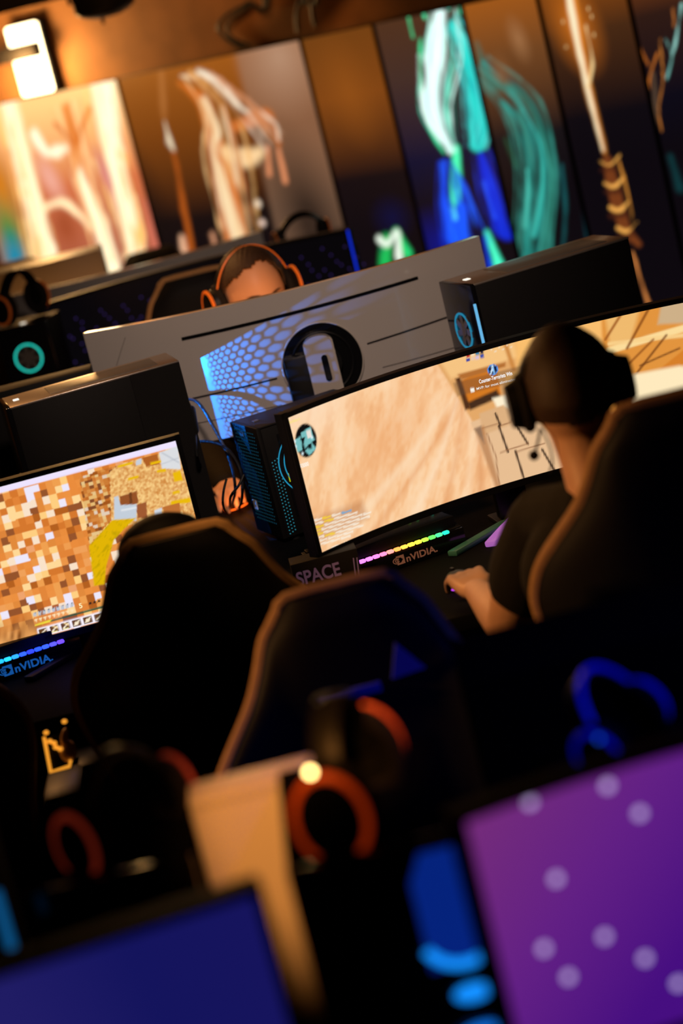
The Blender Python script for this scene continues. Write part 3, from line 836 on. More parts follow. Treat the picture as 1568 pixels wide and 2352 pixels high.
put_text(cs, 'Counter-Terrorists Win', (1100, 881), (1176, 861), 9, (255, 255, 255), 1.0, .02)
put_text(cs, 'MVP: for most eliminations', (1094, 896), (1188, 872), 6, (250, 246, 240), .9, .01)
put_text(cs, '100', (748, 1276), (762, 1271), 11, (255, 250, 236), 1.0, .02)
put_text(cs, '100', (791, 1256), (806, 1251), 11, (255, 250, 236), 1.0, .02)
put_text(cs, '$3000', (688, 1076), (708, 1069), 9, (255, 250, 240), 1.0, .02)
put_text(cs, 'Bombsite A', (662, 974), (688, 965), 7, (250, 230, 120), 1.0, .01)

# ---- the block game screen
rx = at(405, 1018, 5.36)
mc_t, mc, z0, z1 = monitor('flat monitor with an orange block game, left of the racing chair', (rx.x - .3205, 5.40 - .02), .075, rx.z + .011, 'black', group='flat desk monitors', art_step=.0026, screen=SCREEN, prongs=((-.14, -.16), (.14, -.16)), R=60.0, width=.66, height=.392)
a = mc
pal = np.array([lin(c) for c in ((226, 138, 60), (226, 132, 56), (240, 160, 80), (255, 206, 128), (255, 216, 150), (180, 96, 32), (214, 120, 46), (150, 84, 44), (236, 150, 72), (250, 226, 200))])
big = a.cells(.0165, .0165, 1, 2); a.C = pal[(big * 9.99).astype(int)]
tw = a.cells(.033, .0165, 1, 8); a.mix((tw > .72) * .8, lin((236, 142, 62)))
st = a.cells(.0165, .0165, 1, 21); a.mix((st > .962) * 1.0, lin((238, 232, 250)))
lowm = a.m([(40, 1440)])[0]; f = np.clip((lowm[1] + .03 - a.V) / .05, 0, 1) * np.clip((a.m([(120, 1440)])[0][0] - a.U) / .05, 0, 1)
sm = a.grain(.03, .008, 70, 4); a.mix(f, np.outer(sm, lin((250, 176, 100)) - lin((130, 74, 30))) + lin((130, 74, 30)))
reg = a.inside([(182, 1095), (300, 1060), (300, 1190), (255, 1195), (205, 1252)])
sml = a.cells(.0085, .0075, 1, 5); pc = pal[(sml * 9.99).astype(int)]; a.C = np.where(reg[:, None], pc * .8, a.C)
reg = a.inside([(252, 1085), (275, 1065), (425, 1025), (450, 1205), (300, 1205), (255, 1190)])
f = a.grain(.004, .004, 10, 6); pc = np.outer(f, lin((255, 214, 140)) - lin((206, 130, 56))) + lin((206, 130, 56)); a.C = np.where(reg[:, None], pc, a.C)
a.poly([(365, 1040), (408, 1024), (416, 1078), (372, 1076)], (220, 222, 226), 1.2)
a.stroke([(372, 1040), (410, 1062)], 3, (150, 160, 176), 2, .6, 0); a.stroke([(372, 1066), (414, 1050)], 3, (170, 178, 190), 2, .5, 0)
a.poly([(325, 1052), (362, 1042), (366, 1066), (336, 1072)], (176, 96, 36), 1.2); a.poly([(312, 1058), (325, 1052), (325, 1066), (312, 1070)], (200, 206, 216), 1)
for q in ([(345, 1062), (370, 1056), (371, 1062), (346, 1068)], [(270, 1070), (304, 1060), (305, 1066), (271, 1074)], [(396, 1086), (414, 1080), (420, 1104), (400, 1106)], [(396, 1130), (412, 1126), (413, 1132), (397, 1136)], [(360, 1080), (380, 1076), (381, 1083), (361, 1086)], [(294, 1098), (318, 1092), (318, 1098), (294, 1104)], [(392, 1152), (436, 1142), (438, 1154), (392, 1160)]): a.poly(q, (236, 186, 10), 1)
a.poly([(275, 1140), (314, 1128), (318, 1156), (290, 1162), (276, 1160)], (150, 82, 40), 1); a.poly([(296, 1132), (298, 1158)] + [(304, 1156), (302, 1130)], (110, 60, 30), 1)
a.poly([(312, 1160), (336, 1152), (338, 1190), (316, 1190)], (160, 90, 50), 1); a.poly([(374, 1164), (412, 1154), (416, 1180), (376, 1190)], (190, 112, 52), 1)
a.poly([(262, 1142), (272, 1139), (276, 1160), (314, 1158), (313, 1196), (262, 1196)], (196, 206, 218), 1.2); a.stroke([(280, 1172), (312, 1166)], 5, (234, 236, 240), 2, .8, 0)
a.poly([(354, 1172), (372, 1166), (370, 1190), (356, 1192)], (210, 216, 226), 1)
a.poly([(204, 1254), (258, 1194), (312, 1190), (285, 1215), (262, 1240), (244, 1300), (240, 1342), (216, 1346)], (226, 180, 6), 1.5)
reg = a.inside([(204, 1254), (258, 1194), (312, 1190), (285, 1215), (262, 1240), (244, 1300), (240, 1342), (216, 1346)])
f = a.grain(.008, .003, 40, 12); a.mix(reg * np.clip((.45 - f) * 2, 0, .6), lin((176, 150, 4)))
a.stroke([(-20, 1129), (200, 1069), (420, 1012)], 22, (238, 228, 255), 1.5, 1, 0)
# status row and slots
for k in range(9):
    x, y = 80 + k * 10.6, 1411 - k * 2.7
    a.poly([(x - 4, y - 3), (x + 4, y - 5), (x + 4, y + 4), (x - 3, y + 5)], (190, 196, 206), .8); a.blob((x, y - 4), 1.6, 1.8, (60, 40, 30), 0, .3)
    x, y = 82 + k * 10.4, 1425 - k * 2.7
    a.poly([(x - 4.5, y - 2), (x, y - 4), (x + 4, y - 4), (x + 2, y + 4)], (255, 228, 178), .8)
for k in range(3):
    x, y = 208 + k * 10, 1386 - k * 2.6; a.blob((x, y), 4, 3, (40, 34, 30), -30, .2); a.stroke([(x - 5, y + 4), (x - 2, y + 1)], 2, (40, 34, 30), .6, 1, 0)
a.stroke([(82, 1436), (118, 1425)], 4.5, (240, 220, 60), 1, 1, 0); a.stroke([(118, 1426), (250, 1390)], 4.5, (30, 84, 60), 1, 1, 0)
for k in range(9):
    x, y = 84 + k * 25.6, 1444 - k * 6.9
    a.poly([(x, y), (x + 25.6, y - 6.9), (x + 30.4, y + 14.4), (x + 5, y + 21)], (250, 244, 255), 1)
    a.poly([(x + 3.5, y + 2.5), (x + 22.6, y - 2.5), (x + 26.8, y + 12), (x + 7.5, y + 17.4)], (104, 66, 34), 1)
    if k < 7:
        a.stroke([(x + 11, y + 13), (x + 21, y + 1)], [4, 3], (252, 240, 214), .8, 1, 0)
        if k in (1, 2): a.stroke([(x + 12, y + 1), (x + 22, y + 5)], 4, (250, 214, 150), .8, 1, 0)
        if k in (0, 1, 2): a.stroke([(x + 10, y + 15), (x + 22, y + 12)], 2, (240, 226, 150), .6, 1, 0)
        if k in (3, 4): a.blob((x + 15, y + 8), 6, 5, (252, 236, 206), 0, .2)
a.done()
put_text(mc, '5', (183, 1397), (190, 1395), 13, (255, 246, 190), 1, .02)


def dots_on(A, pts, r_px, mt, name='screen_dots', n=12, each=False, extra=0):
    bm = bmesh.new()
    for (x, y) in pts:
        q = A.m([(x, y)])[0]
        vs = []
        for k in range(n):
            u = q[0] + r_px * A.s * math.cos(2 * PI * k / n); v = q[1] + r_px * A.s * math.sin(2 * PI * k / n)
            vs.append(bm.verts.new((*arc(u, .0032, A.R), v)))
        bm.faces.new(vs)
        if each:
            me = bpy.data.meshes.new(name); bm.to_mesh(me); bm.free(); link(name, me, mt, A.o); bm = bmesh.new()
    for k in range(extra):
        bm = bmesh.new(); u0 = rr.uniform(-.05, .5); v0 = rr.uniform(A.V.min() + .03, A.V.max() - .03); r = r_px * A.s
        bm.faces.new([bm.verts.new((*arc(u0 + r * math.cos(2 * PI * j / n), .0032, A.R), v0 + r * math.sin(2 * PI * j / n))) for j in range(n)])
        me = bpy.data.meshes.new(name); bm.to_mesh(me); bm.free(); link(name, me, mt, A.o)
    if each: return
    me = bpy.data.meshes.new(name); bm.to_mesh(me); bm.free(); return link(name, me, mt, A.o)


# ---- rear row: dark screen with faint violet dots
pl, pr_ = at(80, 710, 8.28), at(805, 517, 8.28)
t, a, z0, z1 = monitor('dark curved screen sprinkled with faint violet dots in the rear row', ((pl.x + pr_.x) / 2, 8.28 + .15), 0, (pl.z + pr_.z) / 2 + .0, 'black', art_step=.03, screen=SCREEN, width=1.15)
a.fill((5, 4, 7)); a.done()
rr = random.Random(11); pts = []
for i in range(14):
    for j in range(6):
        x = 120 + i * 52 + (j % 2) * 24; y = 735 - i * 13.6 + j * 25 + (i % 2) * 9
        pts.append((x + rr.uniform(-7, 7), y + rr.uniform(-5, 5))); pts.append((x + 16, y + 12 + rr.uniform(-3, 3)))
dots_on(a, pts, 2.6, glow('violet_dot', (110, 80, 190), .22))
bm = bmesh.new(); e0 = arc(.575, .003); add_box(bm, (e0[0] - .004, e0[1] - .003, z0 + .02), (e0[0] + .003, e0[1] + .004, z1 - .004), .001)
finish(bm, 'lit_edge', glow('blue_edge', (20, 50, 230), .9), t)

# ---- nearest row: purple dotted screen and dim blue screen
pl = at(1040, 1880, 2.55); rzp = -.2; _q = arc(-.565)
ppx, ppy = pl.x - (math.cos(rzp) * _q[0] - math.sin(rzp) * _q[1]), pl.y - (math.sin(rzp) * _q[0] + math.cos(rzp) * _q[1])
t, a, z0, z1 = monitor('large purple glowing screen with pale dots in the nearest row', (ppx, ppy), rzp, pl.z + .004, 'black', art_step=.012, screen=SCREEN)
a.ramp((1080, 1900), (1560, 2200), [(0, (116, 44, 122)), (.5, (98, 32, 132)), (1, (70, 14, 128))]); a.done()
dots_on(a, [(1216, 1843), (1394, 1804), (1468, 1867), (1083, 1994), (1276, 2018), (1248, 2178), (1387, 2150), (1480, 2200), (1304, 2243), (1556, 2258), (1640, 2010), (1690, 2150)], 13, glow('pale_dot', (205, 180, 240), 1.15), 'pale_dot', 20, True, 22)
pr_ = at(590, 2052, 2.5)
t, a, z0, z1 = monitor('dim deep blue screen at the bottom left of the nearest row', (pr_.x - .295, 2.5 - .055), .19, pr_.z + .012, 'black', group='flat desk monitors', art_step=.012, screen=SCREEN, R=60.0, width=.615, height=.362)
a.ramp((560, 2080), (40, 2340), [(0, (22, 20, 92)), (.5, (20, 20, 92)), (1, (32, 28, 100))]); a.done()


# ------------------------------------------------------------------ PC towers
def tower(label, corner, rz, L=.46, Wd=.20, Ht=.485, top='blacksteel', side='blacksteel', fans=None, led=None, vents=False, grille=False, group='black desktop towers', base_z=.75, cat='computer tower', holes=False, emblem=False, glass_front=True):
    """front faces local -x, long side faces local -y; corner = the front/near/upper corner in the world"""
    t = thing('computer_tower', label, cat, (corner.x, corner.y, base_z), rz, group)
    H0 = .012
    xr = L - (.13 if grille else .0)
    box('case', (.012, .002, H0), (xr, Wd - .002, Ht - .004), MT[side], t, .003)
    if grille:
        box('case_side', (xr - .001, 0, H0), (L, .003, Ht - .004), MT[side], t, 0); box('case_side', (xr - .001, Wd - .003, H0), (L, Wd, Ht - .004), MT[side], t, 0)
        box('case_floor', (xr - .001, .003, H0), (L, Wd - .003, H0 + .004), MT[side], t, 0); box('case_roof', (xr - .001, .003, Ht - .01), (L, Wd - .003, Ht - .004), MT[side], t, 0)
        # hexagonal mesh on the rear fan opening
        bm = bmesh.new(); pch = .0064; r0 = pch / math.sqrt(3); r1 = r0 * .74
        gy0, gy1, gz0, gz1 = .014, Wd - .014, Ht - .34, Ht - .085
        row = 0; zz = gz0
        while zz < gz1:
            yy = gy0 + (row % 2) * pch / 2
            while yy < gy1:
                for k in range(6):
                    a0 = PI / 6 + k * PI / 3; a1 = a0 + PI / 3
                    v = [bm.verts.new((L - .002, yy + rr_ * math.cos(an), zz + rr_ * math.sin(an))) for rr_, an in ((r0, a0), (r0, a1), (r1, a1), (r1, a0))]
                    bm.faces.new(v)
                yy += pch
            row += 1; zz += pch * .866
        me = bpy.data.meshes.new('rear_grille'); bm.to_mesh(me); bm.free(); link('rear_grille', me, MT['black'], t)
        box('rear_panel', (L - .003, .003, H0), (L, Wd - .003, gz0 - .004), MT[side], t, 0)
        box('rear_panel', (L - .003, .003, gz1 + .002), (L, Wd - .003, Ht - .008), MT[side], t, 0)
        for k in range(5): box('rear_port', (L - .001, .03 + k * .03, H0 + .03 + (k % 3) * .04), (L + .004, .05 + k * .03, H0 + .045 + (k % 3) * .04), MT['grey'], t, .001)
    box('front_panel', (0, 0, H0), (.014, Wd, Ht), MT['blackgloss'] if glass_front else MT['blacksteel'], t, .003)
    box('top_panel', (.010, 0, Ht - .006), (L, Wd, Ht), MT[top], t, .002)
    box('top_filter', (.12, .03, Ht - .001), (L - .05, Wd - .03, Ht + .0015), MT['blacksteel' if top == 'blacksteel' else 'grey'], t, .001)
    for x in (.04, L - .05):
        for y in (.025, Wd - .025): cyl('foot', (x, y, H0 / 2), (0, 0, 1), .014, H0, MT['rubber'], t, 12)
    box('power_button', (.03, Wd * .45, Ht - .001), (.045, Wd * .55, Ht + .002), glow('button_light', (255, 244, 224), 1.4) if led else MT['grey'], t, .0008)
    if fans:
        for z, cc, es in fans:
            bm = bmesh.new(); add_ring(bm, (-.003, Wd / 2, z), (1, 0, 0), .046, .003, 36, 6)
            r_ = finish(bm, 'fan_ring', glow('fan_light', cc, es), t); r_['label'] = 'glowing fan ring'
            bm = bmesh.new(); add_cyl(bm, (-.002, Wd / 2, z), (1, 0, 0), .016, .006, 16)
            for k in range(7):
                an = k * 2 * PI / 7
                add_box(bm, (-.001, -.006, .016), (.001, .010, .05), 0, Matrix.Translation((-.002, Wd / 2, z)) @ Matrix.Rotation(an, 4, 'X'))
            finish(bm, 'fan', MT['grey'], t)
    if emblem:
        for k in range(3):
            bm = bmesh.new(); add_ring(bm, (.10 + k * .019, -.0005, .205 + (k % 2) * .004), (0, 1, 0), .0055, .0012, 20, 5)
            add_box(bm, (.0985 + k * .019, -.001, .202), (.1015 + k * .019, .001, .209), 0)
            finish(bm, 'side_emblem', mat('tan_print', (.30, .20, .12), .6), t)
    if holes:
        bm = bmesh.new()
        for k in range(22):
            for j in range(3): add_box(bm, (.02 + j * .008, -.0008, .02 + k * .009 + j * .003), (.0225 + j * .008, .0002, .0225 + k * .009 + j * .003), 0)
        finish(bm, 'lit_vents', glow('vent_light', (60, 170, 190), .5), t)
    return t


# middle row, right: side panel towards us
c = at(1079, 655, 6.12)
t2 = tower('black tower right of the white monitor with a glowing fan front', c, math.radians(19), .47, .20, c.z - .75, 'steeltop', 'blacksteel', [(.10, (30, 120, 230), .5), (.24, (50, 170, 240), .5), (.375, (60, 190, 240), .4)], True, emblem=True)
box('lit_edge', (-.003, -.002, c.z - .75 - .26), (.004, .003, c.z - .75 - .05), glow('edge_glow', (110, 190, 240), .9), t2, .001)  # glow added for the lit edge of the glass front
# middle row, left, with a lit rear grille
c = at(13, 939, 6.02)
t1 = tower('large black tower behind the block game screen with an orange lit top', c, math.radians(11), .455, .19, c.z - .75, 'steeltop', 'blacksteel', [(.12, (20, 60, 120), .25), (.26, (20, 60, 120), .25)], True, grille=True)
lp = bpy.data.lights.new('rear_fan_light', 'POINT'); lp.energy = 17.0; lp.color = (.0, .22, 1.0); lp.shadow_soft_size = .001
lo = bpy.data.objects.new('rear_fan_light', lp); COL.objects.link(lo); lo.parent = t1; lo.location = (.36, .10, c.z - .75 - .112)
# small tower beside the game screen, mesh front
c = at(586, 985, 5.95)
t3 = tower('small black tower with a mesh front half hidden by the game screen', c, math.radians(20), .30, .19, c.z - .75, 'blacksteel', 'blacksteel', None, False, glass_front=False, holes=True)
bm = bmesh.new(); hz = c.z - .75
for k in range(26):
    for j in range(12): add_box(bm, (-.0012, .022 + j * .012 + (k % 2) * .006, .05 + k * .0095), (.0006, .0255 + j * .012 + (k % 2) * .006, .0535 + k * .0095), 0)
o = finish(bm, 'front_mesh_light', glow('mesh_glow', (24, 74, 92), .4), t3); o['label'] = 'teal light seen through the mesh'
box('side_window', (.05, -.003, .06), (.285, .0015, hz - .03), MT['glass'], t3, .001)
for z_, r_ in ((.19, .085), (.19, .07)):
    bm = bmesh.new(); add_ring(bm, (.12 + .0, -.005, z_), (0, 1, 0), r_, .0016, 30, 5, PI * .55, PI * 1.4); finish(bm, 'fan_ring', glow('cyan_fan', (40, 150, 190), .9), t3)
box('memory_light', (.075, -.005, .075), (.13, -.0025, .088), glow('cyan_bar', (40, 140, 160), .7), t3, .0008)
box('status_light', (.053, -.005, .15), (.057, -.0025, .172), glow('yellow_bar', (190, 200, 20), .9), t3, .0005)
box('sticker', (-.002, .135, .075), (-.0005, .16, .10), MT['paper'], t3, 0); box('sticker', (-.002, .10, hz - .03), (-.0005, .125, hz - .018), MT['grey'], t3, 0)
# a dark slab behind the left tower
c = at(-70, 945, 6.42); d = at(205, 852, 6.42)
sp = thing('desk_speaker', 'long low black speaker bar behind the large left tower', 'speaker', ((c.x + d.x) / 2, 6.5, .75)); hx = (d.x - c.x) / 2
box('cabinet', (-hx, -.05, .0), (hx, .05, d.z - .75), MT['blacksteel'], sp, .004); box('grille_cloth', (-hx + .01, .0485, .02), (hx - .01, .054, d.z - .77), MT['foam'], sp, .001)

# rear row tower with fans, at the left of the dotted screen
c = at(104, 735, 8.035)
t4 = tower('dark tower with green and blue fan lights left of the dotted screen', c, math.radians(78), .18, .18, c.z - .75, 'blacksteel', 'blacksteel', [(.33, (40, 220, 200), 1.0), (.20, (50, 60, 200), .35), (.085, (40, 120, 230), .5)], True)
# box at the very back left
c = at(-40, 625, 9.2); d = at(232, 560, 9.2)
bx = thing('computer_tower', 'dark tower lying behind the rear row before the flame panel', 'computer tower', (d.x, 9.02, .75), 0, 'black desktop towers')
box('case', (-.45, 0, .01), (0, .2, d.z - .75), MT['grey'], bx, .004); box('front_panel', (-.462, 0, .01), (-.45, .2, d.z - .75), MT['blackgloss'], bx, .003)
for x in (-.4, -.05): box('foot', (x, .02, 0), (x + .03, .18, .012), MT['rubber'], bx, .002)

# nearest row towers
YN = 2.72
c = at(655, 2000, YN)
wd = at(1095, 1990, YN).x - c.x
tn = thing('computer_tower', 'black tower between the blue and purple screens with a blue lit front', 'computer tower', (c.x, YN, .75), 0, 'black desktop towers')
hn = c.z - .755
box('case', (0, .012, .012), (wd, .38, hn), MT['matte'], tn, .004); box('front_panel', (0, 0, .012), (wd, .014, hn + .002), MT['blackgloss'], tn, .004)
for x in (.03, wd - .04):
    for y in (.04, .34): cyl('foot', (x, y, .006), (0, 0, 1), .014, .012, MT['rubber'], tn, 12)
fx = wd * .80
prism('lit_window', [(fx - .038, hn - .165), (fx + .042, hn - .165), (fx + .042, hn - .015), (fx - .02, hn - .015), (fx - .038, hn - .05)], -.004, .002, glow('blue_window', (8, 44, 150), .65), tn, 'xz')
bm = bmesh.new(); add_ring(bm, (fx + .005, -.006, hn - .115), (0, -1, 0), .048, .0065, 30, 8, PI * 1.15, PI * 1.85)
finish(bm, 'fan_ring', glow('blue_ring', (20, 140, 250), 1.15), tn)
bm = bmesh.new(); add_ball(bm, (fx + .004, -.005, hn - .203), (.024, .004, .012)); finish(bm, 'fan_hub_light', glow('blue_hub', (20, 140, 250), 1.1), tn)
bm = bmesh.new(); add_ring(bm, (fx + .004, -.006, hn - .30), (0, -1, 0), .05, .006, 30, 8, .2, PI - .2); finish(bm, 'fan_ring', glow('blue_ring2', (20, 120, 240), .9), tn)
box('lit_edge', (wd - .006, -.003, hn - .09), (wd - .001, .001, hn - .025), glow('pink_bounce', (190, 60, 90), .5), tn, .001)  # glow stands in for the purple screen's bounce on this edge

c = at(60, 1990, 3.0); d = at(440, 1960, 3.0)
tl = thing('computer_tower', 'black tower behind the blue screen carrying the left headset', 'computer tower', (c.x - .02, 3.0, .75), 0, 'black desktop towers')
wl = d.x - c.x + .02; hl = c.z - .79
box('case', (0, .012, .012), (wl, .40, hl), MT['matte'], tl, .004); box('front_panel', (0, 0, .012), (wl, .014, hl), MT['blackgloss'], tl, .004)
for x in (.03, wl - .03):
    for y in (.04, .36): cyl('foot', (x, y, .006), (0, 0, 1), .014, .012, MT['rubber'], tl, 12)
# pale tower, amber lit
c = at(430, 1842, 3.08); d = at(872, 1722, 3.08)
tp = thing('computer_tower', 'pale slim tower lit amber behind the orange ringed headset', 'computer tower', (c.x, 3.08, .75), 0, 'pale desktop towers')
wp = d.x - c.x; hp = c.z - .75
box('case', (.003, .012, .012), (wp - .003, .07, hp - .004), MT['whiteplain'], tp, .006); box('front_panel', (0, 0, .012), (wp, .014, hp - .014), MT['whiteplain'], tp, .006)
box('top_panel', (0, 0, hp - .018), (wp, .075, hp), MT['whiteplain'], tp, .006)
for x in (.03, wp - .03):
    for y in (.02, .055): cyl('foot', (x, y, .006), (0, 0, 1), .012, .012, MT['rubber'], tp, 12)
# far left with LED strip
c = at(-60, 2075, 2.9)
te = thing('computer_tower', 'tower at the left picture edge with a pale blue light strip', 'computer tower', (c.x - .24, 2.92, .75), 0, 'black desktop towers')
he = c.z - .74
box('case', (0, .012, .012), (.22, .40, he), MT['blacksteel'], te, .004); box('front_panel', (0, 0, .012), (.22, .014, he), MT['blackgloss'], te, .004)
q0, q1 = at(-14, 2060, 2.9), at(14, 2195, 2.9)
box('light_strip', (q0.x - c.x + .24 - .006, -.006, q1.z - .75), (q0.x - c.x + .24 + .006, .004, q0.z - .75), glow('strip_blue', (20, 100, 160), .6), te, .002)
for x in (.03, .19): box('foot', (x - .015, .04, 0), (x + .015, .36, .012), MT['rubber'], te, .002)
# dark tower at right behind the purple screen
c = at(1085, 1545, 3.18)
tr = thing('computer_tower', 'black tower lying behind the purple screen with a blue sheen', 'computer tower', (c.x, 3.18, .75), 0, 'black desktop towers')
hr = c.z - .76
box('case', (0, 0, .012), (.50, .22, min(hr, .56)), MT['matte'], tr, .01); box('front_panel', (-.014, 0, .012), (.0, .22, min(hr, .56)), MT['matte'], tr, .004)
for x in (.04, .44): box('foot', (x - .015, .02, 0), (x + .015, .2, .012), MT['rubber'], tr, .002)


# ------------------------------------------------------------------ keyboards, mats
def logo(t, x, y, z, hgt, m):
    """the eye mark and the wordmark on a flat strip; text runs along local x, lies in xy"""
    bm = bmesh.new(); h = hgt * 1.35; e = .0006
    def flat(pts):
        A = [bm.verts.new((x + a_ * h, y + b_ * h, z)) for a_, b_ in pts]; B = [bm.verts.new((x + a_ * h, y + b_ * h, z + e)) for a_, b_ in pts]
        bm.faces.new(B); n = len(A)
        for i in range(n): bm.faces.new((A[i], A[(i + 1) % n], B[(i + 1) % n], B[i]))
    flat([(.45, 0), (1.35, 0), (1.35, .95), (.45, .95), (.45, .80), (.95, .72), (1.2, .48), (.95, .2), (.45, .12)])
    def crescent(cx, cy, rx, ry, th, a0, a1, n=18):
        o_ = [(cx + rx * math.cos(a0 + (a1 - a0) * k / n), cy + ry * math.sin(a0 + (a1 - a0) * k / n)) for k in range(n + 1)]
        i_ = [(cx + (rx - th) * math.cos(a0 + (a1 - a0) * k / n), cy + (ry - th) * math.sin(a0 + (a1 - a0) * k / n)) for k in range(n + 1)]
        flat(o_ + i_[::-1])
    crescent(.5, .48, .50, .34, .09, PI * .5, PI * 1.62); crescent(.55, .48, .30, .22, .08, PI * .25, PI * 1.75); crescent(.58, .48, .13, .12, .07, 0, PI * 1.9)
    finish(bm, 'eye_logo', m, t, smooth=False)
    me = text_mesh('nVIDIA.', hgt * 1.35, hgt * .035, 1.02)
    for v in me.vertices: v.co = Vector((v.co.x * 1.12 + x + h * 1.5, v.co.y + y + .05 * h, z + e))
    me.name = 'wordmark'; link('wordmark', me, m, t)


def keyboard(label, org, rz, lights, logo_x, logo_col, logo_es, key_lights=True, logo_h=.0165, length=.36):
    """org = left end of the light bar; the front plate stands upright and carries the logo, the keys slope up behind it"""
    t = thing('keyboard', label, 'keyboard', (org.x, org.y, .75), rz, 'gaming keyboards')
    L = length; x0, x1 = -.06, L - .06; nk = int((L - .014) / .0203)
    box('front_plate', (x0, -.008, 0), (x1, .004, .046), MT['blackgloss'], t, .002)
    T = Matrix.Translation((0, .004, .040)) @ Matrix.Rotation(math.radians(14), 4, 'X')
    bm = bmesh.new(); add_box(bm, (x0, 0, -.012), (x1, .13, .008), .003, T); add_box(bm, (x0 + .01, .01, -.040), (x1 - .01, .12, .035), .002, Matrix.Translation((0, 0, .040))); finish(bm, 'body', MT['black'], t)
    bm = bmesh.new()
    for j in range(5):
        for i in range(nk): add_box(bm, (x0 + .007 + i * .0203, .010 + j * .0235, .008), (x0 + .024 + i * .0203, .030 + j * .0235, .016), .002, T)
    finish(bm, 'keycaps', MT['black'], t)
    def colr(f):
        k = f * (len(lights) - 1); i = min(int(k), len(lights) - 2); return lin(lights[i]) * (1 - k + i) + lin(lights[i + 1]) * (k - i)
    LB = art_mat('light_bar_glow', 2.2)
    def lit(nm, boxes, gain):
        bm = bmesh.new(); cl = bm.loops.layers.float_color.new('Col')
        for f, lo, hi, bev, mt_ in boxes:
            f0 = set(bm.faces); add_box(bm, lo, hi, bev, mt_)
            for fc in set(bm.faces) - f0:
                for lp_ in fc.loops: lp_[cl] = (*(colr(f) * gain), 1)
        return finish(bm, nm, LB, t)
    lit('light_bar', [(i / 14, (i / 14 * .255 - .0085, -.011, .042), (i / 14 * .255 + .0085, .002, .050), .0035, None) for i in range(15)], 1.0)
    if key_lights:
        B = []
        for j in range(4):
            for i in range(14):
                if random.random() < .3: continue
                x = i * .0203; B.append((min(1, x / .255), (x + .003, .015 + j * .0235, .0155), (x + .0085, .020 + j * .0235, .0172), 0, T))
        lit('key_lights', B, .7)
    lm = mat('logo_print', tuple(lin(logo_col) * .7), .5, .4, emit=lin(logo_col), es=logo_es)
    before = set(t.children); logo(t, 0, 0, 0, logo_h, lm)
    for o_ in t.children:
        if o_ not in before: o_.rotation_euler = (PI / 2, 0, 0); o_.location = (logo_x, -.0086, .010)
    return t


k0, k1 = at(797, 1300, Z=.796), at(1035, 1218, Z=.796)
an = math.atan2(k1.y - k0.y, k1.x - k0.x)
keyboard('keyboard with a rainbow light bar under the shooter game screen', Vector((k0.x, k0.y, 0)), an, [(190, 60, 220), (230, 120, 250), (250, 110, 170), (250, 150, 70), (250, 210, 60), (90, 220, 60), (30, 190, 160)], .108, (150, 100, 76), .3, True, .0165)
k0, k1 = at(8, 1516, Z=.796), at(138, 1473, Z=.796)
an = math.atan2(k1.y - k0.y, k1.x - k0.x)
d_ = Vector((math.cos(an), math.sin(an), 0))
kk = Vector((k1.x, k1.y, 0)) - d_ * .255
keyboard('keyboard with a blue light bar under the block game screen', kk, an, [(30, 60, 200), (20, 60, 240), (20, 120, 230), (30, 170, 240), (40, 40, 250), (30, 80, 250), (90, 60, 250)], .098, (30, 110, 200), .5, False, .0185)
light('keyboard_blue_glow', 'POINT', at(150, 1490, 5.27) + Vector((0, 0, .03)), None, .12, (.02, .05, 1), .03)

# black box printed with the word SPACE, under the left corner of the game screen
m0 = at(697, 1338, 5.33); m1 = at(800, 1312, 5.33)
dm = thing('printed_box', 'small black box printed with a large grey word below the shooter game screen', 'box', (m0.x, 5.33, .75), .04)
wb = m1.x - m0.x + .03
box('carton', (-.02, 0, 0), (wb, .07, .098), MT['mat_cloth'], dm, .002)
inkm = mat('box_print', (.22, .16, .20), .6, .3, emit=lin((96, 66, 96)), es=.3)
me = text_mesh('SPACE', .044, .001)
for v in me.vertices: v.co = Vector((v.co.x * .82 - .014, -.0008, v.co.y + .047))
me.name = 'printed_word'; link('printed_word', me, inkm, dm)
for k in (0, 1):
    bm = bmesh.new(); add_box(bm, (.112 + k * .008, -.0012, .036), (.1145 + k * .008, -.0002, .092), 0, Matrix.Rotation(.12, 4, 'Y')); finish(bm, 'printed_line', inkm, dm)


# ------------------------------------------------------------------ small things on the middle desk
def mouse(label, loc, rz, shell, stripcol, es, sc=1.0, front=1):
    t = thing('computer_mouse', label, 'mouse', loc, rz)
    bm = bmesh.new(); add_ball(bm, (0, 0, .012), (.032 * sc, .06 * sc, .026 * sc), 24)
    for v in bm.verts:
        if v.co.z < 0: v.co.z = 0
    finish(bm, 'mouse_body', MT[shell], t)
    box('scroll_wheel', (-.004, .03 * sc, .030 * sc), (.004, .045 * sc, .040 * sc), MT['black'], t, .002)
    bm = bmesh.new(); add_tube(bm, [(.033 * sc * math.cos(k), .061 * sc * math.sin(k) * front, .005) for k in np.linspace(-PI * .95, PI * .1, 20)], .0022, 6)
    finish(bm, 'light_strip', glow('mouse_light', stripcol, es), t)
    return t


p = at(545, 1162, Z=.75)
mouse('black mouse with an orange light strip under the hand of the facing player', (p.x, p.y, .75), PI - .3, 'black', (255, 90, 20), 2.4, 1.0, -1)
light('mouse_orange_glow', 'POINT', (p.x + .01, p.y - .10, .79), None, .25, (1, .3, .07), .02)

